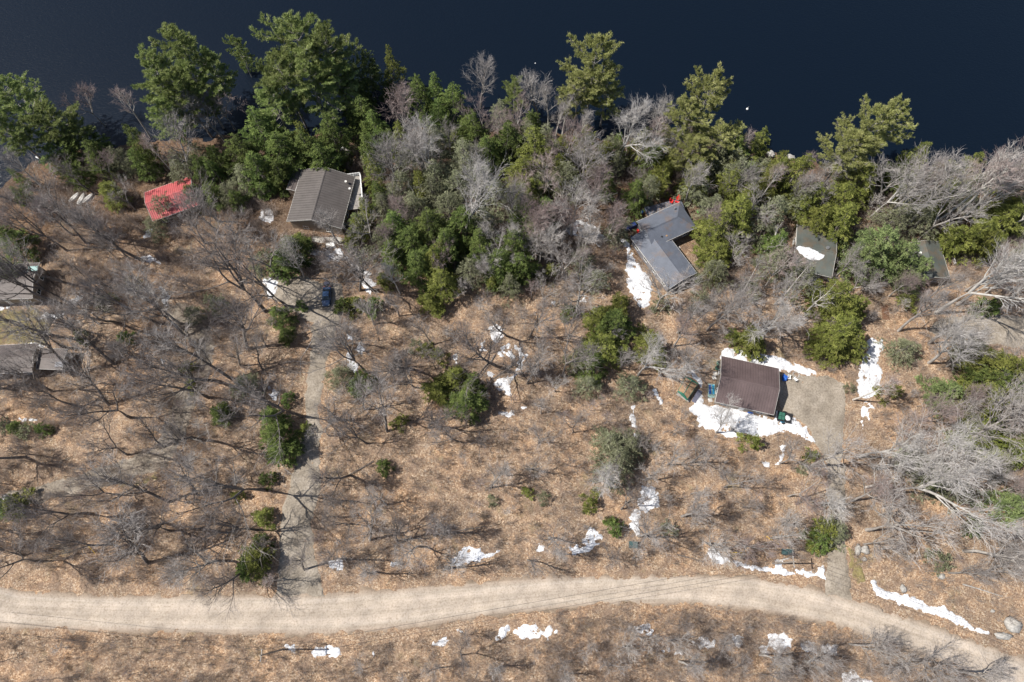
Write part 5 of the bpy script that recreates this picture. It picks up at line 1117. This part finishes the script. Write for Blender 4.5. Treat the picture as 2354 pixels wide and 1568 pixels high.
for px, lab in ((v('G',1640,80), "upper of two round green barrels against the garage"), (v('G',1590,250), "lower of two round green barrels against the garage")):
    x, y, z = G(*px); t = thing('rain_barrel', lab, 'barrel', (x-.1, y, z), 0, 'green barrels')
    b = MB(); b.cyl((0,0,0),(0,0,.45),.42,.52,16); b.cyl((0,0,.45),(0,0,.95),.52,.42,16); b.build('drum', M['green_plastic'], t, smooth=False); b = MB(); b.cyl((0,0,.95),(0,0,1.0),.36,.34,16); b.build('lid', M['black'], t)
for px, lab in ((v('G',1510,420), "pale square paver just below the green barrels"),(v('G',1475,560), "pale paver second below the green barrels"),(v('G',1335,1350), "pale paver below the teal paddle boat")):
    x, y, z = G(*px); b = MB(); b.hexa([(-.42,-.45,0),(.42,-.45,0),(.42,.45,0),(-.42,.45,0)], [(-.38,-.41,.12),(.38,-.41,.12),(.38,.41,.12),(-.38,.41,.12)])
    tag(b.build('paver', M['trim'], None, (x,y,z), (0,0,.1)), lab, 'paver', 'pale pavers by the garage')
# fire ring: stones round a shallow pit
cx, cy, cz = G(*v('K',1370,660)); frr = random.Random(8)
t = thing('fire_ring', "ring of orange-brown stones next to the white garden chairs", 'fire pit', (cx, cy, cz))
for k in range(12):
    a = k*2*pi/12; b = MB(); b.blob((.62*cos(a), .62*sin(a), .1), (.17,.14,.13), k, jag=.2); b.build('stone', M['rock'], t, smooth=True)
b = MB(); b.cyl((0,0,.0),(0,0,.03),.5,.5,14); b.build('ash_bed', mat('ash', (.09,.08,.07), .95, .1), t)
# utility trailer with green crates
x, y, z = G(*v('A',1170,1032)); tang = radians(-14); t = thing('utility_trailer', "open black-framed utility trailer on snow at the garage corner", 'trailer', (x, y, z), tang)
b = MB(); b.box((0,0,.5),(2.7,1.9,.06)); b.build('bed', M['black'], t)
b = MB()
for s in (-1,1):
    for zq in (.65,.95): b.box((0,s*.97,zq),(2.7,.05,.06)); b.box((s*1.37,0,zq),(.05,1.9,.06))
    for k in range(4): b.box((-1.3+k*.87,s*.97,.75),(.06,.06,.5))
b.build('railing', M['black'], t)
b = MB(); b.cyl((1.35,0,.45),(2.3,0,.42),.05,.05,6); b.build('hitch', M['black'], t)
for s in (-1,1): b = MB(); b.cyl((0,s*1.08,.32),(0,s*1.28,.32),.32,.32,14); b.build('wheel', M['tyre'], t)
k = 0
for ix in (0,1):
    for iy in (0,1):
        lx, ly = -.95+ix*.62, .45-iy*.78
        wx = x+cos(tang)*lx-sin(tang)*ly; wy = y+sin(tang)*lx+cos(tang)*ly
        c = thing('crate', ["upper left green crate on the utility trailer","lower left green crate on the utility trailer","upper right green crate on the utility trailer","lower right green crate on the utility trailer"][k], 'crate', (wx, wy, z+.53), tang, 'green crates on the trailer'); k += 1
        b = MB()
        for s in (-1,1): b.box((s*.27,0,.17),(.03,.70,.34)); b.box((0,s*.335,.17),(.51,.03,.34))
        b.box((0,0,.015),(.51,.64,.03)); b.build('box', M['bin_green'], c); b = MB(); b.box((0,0,.36),(.56,.72,.04)); b.box((0,0,.385),(.4,.5,.02)); b.build('lid', M['green_plastic'], c)
b = MB(); b.blob((0,0,0), (.55,.55,.22), 5, jag=.12); wx = x+cos(tang)*.65; wy = y+sin(tang)*.65
tag(b.build('snow_patch', M['snow'], None, (wx, wy, z+.60), smooth=True), "heap of snow lying inside the utility trailer", 'snow patch', 'patches of melting snow')
build_bag('tarp_bundle', "small blue bundle in the lower end of the utility trailer", 'bundle', v('A',1160,1075), (.6,.18,.3), 'sky_blue', 9, -.25)

# ------------------------------------------------------------------ parked car (seen from above, nose towards the road)
def car(px_front, px_back):
    A = Vector(G(*px_front)); B = Vector(G(*px_back)); d = A-B; L = 4.35
    c = (A+B)/2; t = thing('parked_car', "dark blue car parked on the gravel with its driver door open", 'car', (c.x, c.y, c.z+.03), atan2(d.y, d.x))
    # stations: x, half width, belt z, roof z, roof half width
    st = [(-2.17,.70,.78),(-2.05,.84,.88),(-1.5,.89,.93),(-.9,.90,.94),(.6,.90,.93),(1.25,.89,.90),(1.8,.84,.80),(2.08,.70,.70),(2.17,.52,.60)]
    b = MB()
    for (x0,w0,z0),(x1,w1,z1) in zip(st[:-1], st[1:]):
        for s in (-1,1):
            b.poly([(x0,0,z0+.03),(x1,0,z1+.03),(x1,s*w1*.86,z1),(x0,s*w0*.86,z0)][::s]); b.poly([(x0,s*w0*.86,z0),(x1,s*w1*.86,z1),(x1,s*w1,z1-.12),(x0,s*w0,z0-.12)][::s])
            b.poly([(x0,s*w0,z0-.12),(x1,s*w1,z1-.12),(x1,s*w1*.97,.22),(x0,s*w0*.97,.22)][::s])
    for e in (0,-1):
        x0,w0,z0 = st[e]; b.poly([(x0,-w0,.22),(x0,w0,.22),(x0,w0,z0-.12),(x0,w0*.86,z0),(x0,0,z0+.03),(x0,-w0*.86,z0),(x0,-w0,z0-.12)])
    b.build('body', M['carblue'], t, smooth=False)
    rx0, rx1, rw, rz = -.95, .25, .62, 1.42
    b = MB(); b.hexa([(rx0,-rw,rz-.05),(rx1,-rw,rz-.05),(rx1,rw,rz-.05),(rx0,rw,rz-.05)], [(rx0+.08,-rw+.08,rz),(rx1-.08,-rw+.08,rz),(rx1-.08,rw-.08,rz),(rx0+.08,rw-.08,rz)]); 
    for s in (-1,1):
        b.cyl((rx1,s*rw,rz-.04),(1.0,s*.78,.95),.04,.04,5); b.cyl((rx0,s*rw,rz-.04),(-1.5,s*.76,.96),.04,.04,5); b.cyl((-.3,s*rw,rz-.04),(-.3,s*.8,.95),.035,.035,5)
    b.build('roof', M['carblue'], t)
    b = MB(); b.poly([(rx1,-rw,rz-.05),(rx1,rw,rz-.05),(1.0,.76,.95),(1.0,-.76,.95)][::-1]); b.build('windshield', M['glass'], t)
    b = MB(); b.poly([(rx0,-rw,rz-.05),(rx0,rw,rz-.05),(-1.5,.74,.96),(-1.5,-.74,.96)]); b.build('rear_window', M['glass'], t)
    for s in (-1,1):
        b = MB(); b.poly([(rx0,s*rw,rz-.05),(rx1,s*rw,rz-.05),(1.0,s*.77,.95),(-1.5,s*.76,.96)][::-s]); b.build('side_window', M['glass'], t)
        b = MB(); b.box((.78,s*.98,.98),(.14,.2,.13)); b.build('side_mirror', M['carblue'], t)
        b = MB(); b.box((1.98,s*.60,.66),(.22,.30,.12), rz=-s*.35); b.build('headlight', M['white'], t)
        b = MB(); b.box((-2.14,s*.58,.74),(.1,.28,.14)); b.build('tail_light', M['red_plastic'], t)
        for wx in (-1.32,1.36):
            b = MB(); b.cyl((wx,s*.70,.31),(wx,s*.92,.31),.31,.31,18); w = b.build('wheel', M['tyre'], t); b = MB(); b.cyl((wx,s*.915,.31),(wx,s*.935,.31),.19,.19,12); b.build('rim', M['steel'], w)
    # open driver's door, on the left of the picture
    s = -1; b = MB(); a = radians(62); hx = .95; R = 1.02; hy = s*.92
    ex, ey = hx-R*cos(a), hy+s*R*sin(a)
    b.hexa([(hx,hy-.03,.28),(ex,ey-.03,.28),(ex,ey+.03,.28),(hx,hy+.03,.28)], [(hx,hy-.03,.86),(ex,ey-.03,.90),(ex,ey+.03,.90),(hx,hy+.03,.86)])
    b.path([(hx-.15,hy+s*.1,.9),(hx-.55,hy+s*.5,1.32),(ex,ey,1.3),(ex,ey,.9)],.03); dr = b.build('door', M['carblue'], t)
    b = MB(); b.box(((hx+ex)/2-.12,(hy+ey)/2-.15,.6),(.5,.05,.35), rz=a); b.build('door_panel', M['black'], dr)
    return t
car(v('T',800,1330), v('T',850,525))
x, y, z = G(*v('T',835,410)); t = thing('garden_cart', "small dark loaded cart behind the parked blue car", 'cart', (x, y, z), .1)
b = MB(); b.hexa([(-.55,-.45,.35),(.55,-.45,.35),(.55,.45,.35),(-.55,.45,.35)], [(-.68,-.55,.75),(.68,-.55,.75),(.68,.55,.75),(-.68,.55,.75)]); b.build('tub', M['black'], t)
for s in (-1,1): b = MB(); b.cyl((s*.5,-.1,.2),(s*.62,-.1,.2),.2,.2,12); b.build('wheel', M['tyre'], t)
b = MB(); b.path([(-.3,.5,.7),(-.3,.95,.95),(.3,.95,.95),(.3,.5,.7)],.03); b.build('handle', M['steel'], t)
b = MB(); b.blob((0,0,.85),(.5,.4,.2), 3, jag=.3); b.build('load', M['dark_slab'], t)
# ------------------------------------------------------------------ boats, dock, buoy, rocks
for (px, ang, ln, lab) in ((v('W',540,920), 55, 2.9, "leftmost of three white overturned boats in the brush"),(v('W',880,1000), 75, 3.0, "middle of three white overturned boats in the brush"),(v('W',1210,960), 52, 3.0, "rightmost of three white overturned boats in the brush")):
    x, y, z = G(*px); t = thing('rowboat', lab, 'boat', (x, y, z), radians(ang), 'white overturned boats'); b = MB(); n = 8
    pr = [(-ln/2+ln*i/n, .62*sin(pi*(.12+.88*(i/n)))**.6 if i < n else .03) for i in range(n+1)]
    for (x0,w0),(x1,w1) in zip(pr[:-1], pr[1:]):
        for s in (-1,1): b.poly([(x0,0,.52),(x1,0,.50),(x1,s*w1*.7,.42),(x0,s*w0*.7,.42)][::s]); b.poly([(x0,s*w0*.7,.42),(x1,s*w1*.7,.42),(x1,s*w1,.06),(x0,s*w0,.06)][::s])
    b.poly([(pr[0][0],-pr[0][1],.06),(pr[0][0],-pr[0][1]*.7,.42),(pr[0][0],0,.52),(pr[0][0],pr[0][1]*.7,.42),(pr[0][0],pr[0][1],.06)]); b.build('hull', M['trim'], t)
    b = MB(); b.box((0,0,.535),(ln*.9,.06,.05)); b.build('keel', M['white'], t)
x, y = ray(*v(3,498,300), -1.8); t = thing('buoy', "small white buoy floating on the dark lake", 'buoy', (x, y, -1.8)); b = MB(); b.blob((0,0,.05),(.28,.28,.26),1,jag=.0); b.build('float', M['white'], t, smooth=True); b = MB(); b.cyl((0,0,.2),(.05,.05,.75),.05,.04,8); b.build('spar', M['white'], t)
x, y = ray(*v(3,2222,605), -1.8); t = thing('buoy', "tiny pale buoy on the lake near the right edge", 'buoy', (x, y, -1.8)); b = MB(); b.blob((0,0,.05),(.2,.2,.2),1,jag=.0); b.build('float', M['white'], t, smooth=True); b = MB(); b.cyl((0,0,.15),(0,0,.4),.04,.03,8); b.build('spar', M['white'], t)
x, y = ray(*v(2,1320,421), -1.8); t = thing('buoy', "tiny white buoy on open water left of the lone pine", 'buoy', (x, y, -1.8)); b = MB(); b.blob((0,0,.03),(.14,.14,.14),1,jag=.0); b.build('float', M['white'], t, smooth=True); b = MB(); b.cyl((0,0,.1),(0,0,.3),.03,.02,8); b.build('spar', M['white'], t)
for px, r, lab in ((v(3,652,605),(1.1,.8,.6),"pale boulder at the waterline beside a hemlock"),(v(3,780,625),(1.3,.7,.5),"grey boulder at the waterline right of the pale one"),
   (v(9,1238,682),(.55,1.05,.5),"long pale boulder beside the garage drive"),(v(9,1285,683),(.9,.75,.55),"round grey boulder beside the garage drive"),(v(9,1283,745),(.5,.4,.3),"smallest boulder of the three by the garage drive"),
   (v(9,2265,1185),(1.5,1.3,.9),"large mossy boulder near the right edge above the road"),(v(9,2205,1258),(1.4,.7,.6),"flat boulder at the end of the long snow bank"),(v(9,1795,860),(.7,.6,.4),"grey boulder on the leafy slope above the long snow bank"),
   (v(9,1540,940),(.5,.8,.4),"small boulder above the long snow bank"),(v(9,2140,1090),(.4,.3,.3),"small stone on the bare slope at right")):
    tag(blob_thing('boulder', lab, 'boulder', px, r, 'rock', int(px[0])%97, jag=.22), group='boulders')
x, y, z = G(*v('Y',845,600)); t = thing('kayak', "bright yellow kayak pulled up below the birches", 'kayak', (x, y, z), radians(28)); b = MB()
n = 10; pr = [(-1.5+3.0*i/n, .42*max(.08, sin(pi*i/n))**.7) for i in range(n+1)]
for (x0,w0),(x1,w1) in zip(pr[:-1], pr[1:]):
    for s in (-1,1): b.poly([(x0,0,.40),(x1,0,.40),(x1,s*w1,.25),(x0,s*w0,.25)][::s]); b.poly([(x0,s*w0,.25),(x1,s*w1,.25),(x1,s*w1*.5,0),(x0,s*w0*.5,0)][::s])
b.build('hull', M['yellow_plastic'], t); b = MB(); b.cyl((0,0,.385),(0,0,.42),.28,.28,12); b.build('cockpit', M['black'], t)
x, y, z = G(*v('Y',650,430)); t = thing('pontoon_boat', "pale blue covered boat among the birches above the yellow kayak", 'boat', (x, y, z), radians(-20))
b = MB(); b.hexa([(-2.0,-.8,.3),(2.0,-.8,.3),(2.0,.8,.3),(-2.0,.8,.3)], [(-2.2,-.95,.9),(2.2,-.7,.9),(2.2,.7,.9),(-2.2,.95,.9)]); b.build('hull', M['trim'], t)
b = MB(); b.hexa([(-2.15,-.9,.91),(2.0,-.65,.91),(2.0,.65,.91),(-2.15,.9,.91)], [(-1.8,-.1,1.3),(1.6,-.08,1.2),(1.6,.08,1.2),(-1.8,.1,1.3)]); b.build('cover', mat('pale_blue_tarp', (.25,.36,.48), .6, .3), t)
x, y, z = G(*v('Y',1068,1155)); t = thing('rail_fence', "single white rail fence right of the half-hidden cottage", 'fence', (x, y, z), radians(94))
b = MB(); b.box((0,0,1.0),(3.6,.09,.12)); b.box((0,0,.55),(3.6,.05,.08)); b.build('rail', M['white'], t)
for k in (-1,0,1): b = MB(); b.box((k*1.75,0,.45),(.12,.12,1.1)); b.build('post', M['wood'], t)
x, y, z = G(*v(3,955,1075)); t = thing('rail_fence', "dark rail fence along the lake side of the green cottage", 'fence', (x, y, z), radians(-12))
b = MB(); b.box((0,0,1.0),(6.8,.07,.08)); b.box((0,0,.6),(6.8,.05,.06)); b.box((0,0,.25),(6.8,.05,.06)); b.build('rail', M['wood'], t)
for k in range(5): b = MB(); b.box((-3.3+k*1.65,0,.45),(.1,.1,1.15)); b.build('post', M['wood'], t)
x, y, z = G(*v(3,1025,825)); build_bag('tarp_bundle', "pale white bundle between evergreens above the green cottage", 'bundle', v(3,1025,825), (.6,.45,.3), 'trim', 12)
for px, lab, ln, m_, ang in ((v(1,318,1045), "short yellow board on the left lake bank", 2.2, 'yellow_plastic', 12),(v(1,248,1047), "short white board on the left lake bank", 1.0, 'white', -30),(v(6,1410,590), "rust-brown board stack right of the yellow-green evergreens", 3.4, 'log_wall', 88)):
    x, y, z = G(*px); b = MB(); w = .22 if m_ != 'log_wall' else 1.4
    for k in range(3): b.box((0,(k-1)*w*.36,.12+.03*k),(ln-.1*k,w*.32,.06))
    tag(b.build('board', M[m_], None, (x,y,z), (0,0,radians(ang))), lab, 'board')
# skylight tarp pieces on the left roofs
for px, zz, lab in ((v('H',385,225), 4.3, "pale blue sheet on the upper left edge roof"), (v('H',700,1340), 2.75, "grey-blue sheet on the dark lean-to roof")):
    q = at_px(px[0], px[1], zz); b = MB(); b.box((0,0,.0),(1.9,1.1,.06)); b.box((0,.5,.04),(1.95,.08,.1)); b.box((0,-.5,.04),(1.95,.08,.1))
    tag(b.build('roof_sheet', M['pale_teal'] if 'pale' in lab else M['siding_grey'], None, q, (0,.03,.1)), lab, 'sheet')
# bins
for px, lab, d in ((v('P',920,575), "dark green rectangular bin on the leaves near the garage drive", (1.9,1.0,.9)), (v(8,1983,650), "dark green bin half under branches above the road", (1.5,1.1,1.0))):
    x, y, z = G(*px); t = thing('storage_bin', lab, 'bin', (x, y, z), radians(-4)); b = MB(); b.hexa([(-d[0]/2*.9,-d[1]/2*.9,0),(d[0]/2*.9,-d[1]/2*.9,0),(d[0]/2*.9,d[1]/2*.9,0),(-d[0]/2*.9,d[1]/2*.9,0)], [(-d[0]/2,-d[1]/2,d[2]),(d[0]/2,-d[1]/2,d[2]),(d[0]/2,d[1]/2,d[2]),(-d[0]/2,d[1]/2,d[2])]); b.build('box', M['bin_green'], t)
    b = MB(); b.box((0,0,d[2]+.04),(d[0]+.08,d[1]+.08,.08)); b.box((0,0,d[2]+.1),(d[0]*.7,.06,.05)); b.build('lid', M['bin_green'], t)
# ------------------------------------------------------------------ utility poles, guy wires, cables
def pole(base, h, lab):
    x, y, z = G(*base); t = thing('utility_pole', lab, 'utility pole', (x, y, z)); b = MB(); b.cyl((0,0,-.3),(0,0,h),.17,.11,10); b.build('shaft', M['pole'], t)
    b = MB(); b.box((0,0,h-.6),(.12,1.9,.12)); b.build('crossarm', M['wood'], t)
    for k in (-.8,0,.8): b = MB(); b.cyl((0,k,h-.54),(0,k,h-.32),.05,.04,8); b.build('insulator', M['white'], t)
    return Vector((x, y, z+h-.35))
PA = pole(v('P',560,885), 10.5, "wooden utility pole beside the snow bank at the road bend")
PB = pole(v(7,1890,1348), 11.5, "grey wooden utility pole on the bank below the road at left")
def cable(p0, p1, sag, lab, r=.022):
    b = MB(); pts = []
    for i in range(25):
        f = i/24; q = p0*(1-f)+p1*f; q = Vector(q); q.z -= sag*4*f*(1-f); pts.append(q)
    b.path(pts, r, 4); c = pts[0]
    o = b.build('power_line', M['cable']); tag(o, lab, 'power line', 'power lines along the road')
def px3(px, z): return Vector((*ray(px[0], px[1], z), z))
for k, nm in ((-.8,'lower'),(.8,'upper')):
    o_ = Vector((0,k,0))
    cable(PB+o_, PA+o_, 1.0, f"{nm} overhead cable strung across the road between the two poles")
    cable(PA+o_, px3(v(9,2700,1450), 10)+o_, .9, f"{nm} overhead cable running right from the bend pole")
    cable(PB+o_, px3(v(7,-500,1150), 10)+o_, .9, f"{nm} overhead cable running left along the lower road edge")
cable(PA, Vector(ray(*v('A',1100,1010), 3.6)+(3.6,)), 1.2, "thin service cable from the bend pole to the garage", .02)
for px, ln, ang, lab in ((v('P',540,270), 2.2, -42, "yellow guy wire guard left of the green bin"),(v(9,428,702), 2.0, -5, "yellow guy wire guard above the long snow bank"),(v(7,630,685), 2.4, -30, "yellow guy wire guard in the lower left woods")):
    x, y, z = G(*px); b = MB(); dx_, dy_ = cos(radians(ang)), sin(radians(ang)); b.cyl((-dx_*ln/2,-dy_*ln/2,.05),(dx_*ln/2,dy_*ln/2,1.3),.035,.035,8); b.cyl((-dx_*ln/2-.02,-dy_*ln/2,.0),(-dx_*ln/2-.02,-dy_*ln/2,.15),.09,.09,8)
    tag(b.build('guy_guard', M['yellow_plastic'], None, (x,y,z)), lab, 'guy wire guard')
x, y, z = G(*v('P',840,480)); 
# ------------------------------------------------------------------ fallen logs and branches
LOGS = [(v(5,1050,870),v(5,945,1040),.16,'dark'),(v(5,1170,925),v(5,965,1090),.15,'dark'),(v('A',600,1130),v('A',740,1235),.3,'bark'),(v(4,2065,775),v(4,1990,900),.07,'birch'),(v(4,1990,900),v(4,1990,1010),.05,'birch'),
 (v(8,250,90),v(8,80,190),.14,'dark'),(v(8,650,590),v(8,1000,520),.14,'dark'),(v(8,400,620),v(8,640,600),.12,'dark'),(v(9,1940,915),v(9,2200,990),.14,'bark'),(v(9,880,1430),v(9,1080,1540),.2,'bark'),(v('B',830,1450),v('B',640,1480),.1,'birch'),
 (v(6,1400,540),v(6,1390,590),.1,'birch'),(v(1,690,1125),v(1,725,1142),.1,'birch'),(v(8,720,820),v(8,1000,755),.14,'dark'),(v(6,1700,785),v(6,1800,700),.22,'bark'),(v('P',640,850),v('P',1100,700),.14,'birch'),(v(5,1520,1030),v(5,1450,1035),.1,'dark'),(v(9,30,715),v(9,200,760),.1,'dark'),
 (v(7,1250,230),v(7,1500,120),.1,'dark'),(v(9,380,190),v(9,600,190),.1,'bark'),(v(9,670,600),v(9,790,585),.24,'bark')]
lr = random.Random(9)
for p0, p1, r, m_ in LOGS:
    a = Vector(G(*p0)); c = Vector(G(*p1)); dd = c-a; ln = dd.length; b = MB(); pts = []
    for i in range(6): f = i/5; pts.append(Vector((ln*f, sin(f*3+r*9)*.12*ln*.1, r*.9+.05)))
    for i in range(5): b.cyl(pts[i], pts[i+1], r*(1-.1*i), r*(1-.1*(i+1)), 8)
    for i in range(7):
        q = pts[1+i%4]; az = lr.choice([-1,1])*lr.uniform(.4,1.1); l2 = lr.uniform(.4,1.2); b.cyl(q, q+Vector((cos(az)*l2, sin(az)*l2, lr.uniform(0,.6))), r*.25, .012, 5)
    o = b.build('fallen_log', M['darkbark' if m_ == 'dark' else m_], None, a, (0, 0, atan2(dd.y, dd.x))); tag(o, None, 'fallen log', 'fallen logs')
    pend(o, {'dark':'dark fallen log','bark':'grey fallen log','birch':'pale fallen branch'}[m_], (p0[0]+p1[0])/2, (p0[1]+p1[1])/2)
resolve_labels()
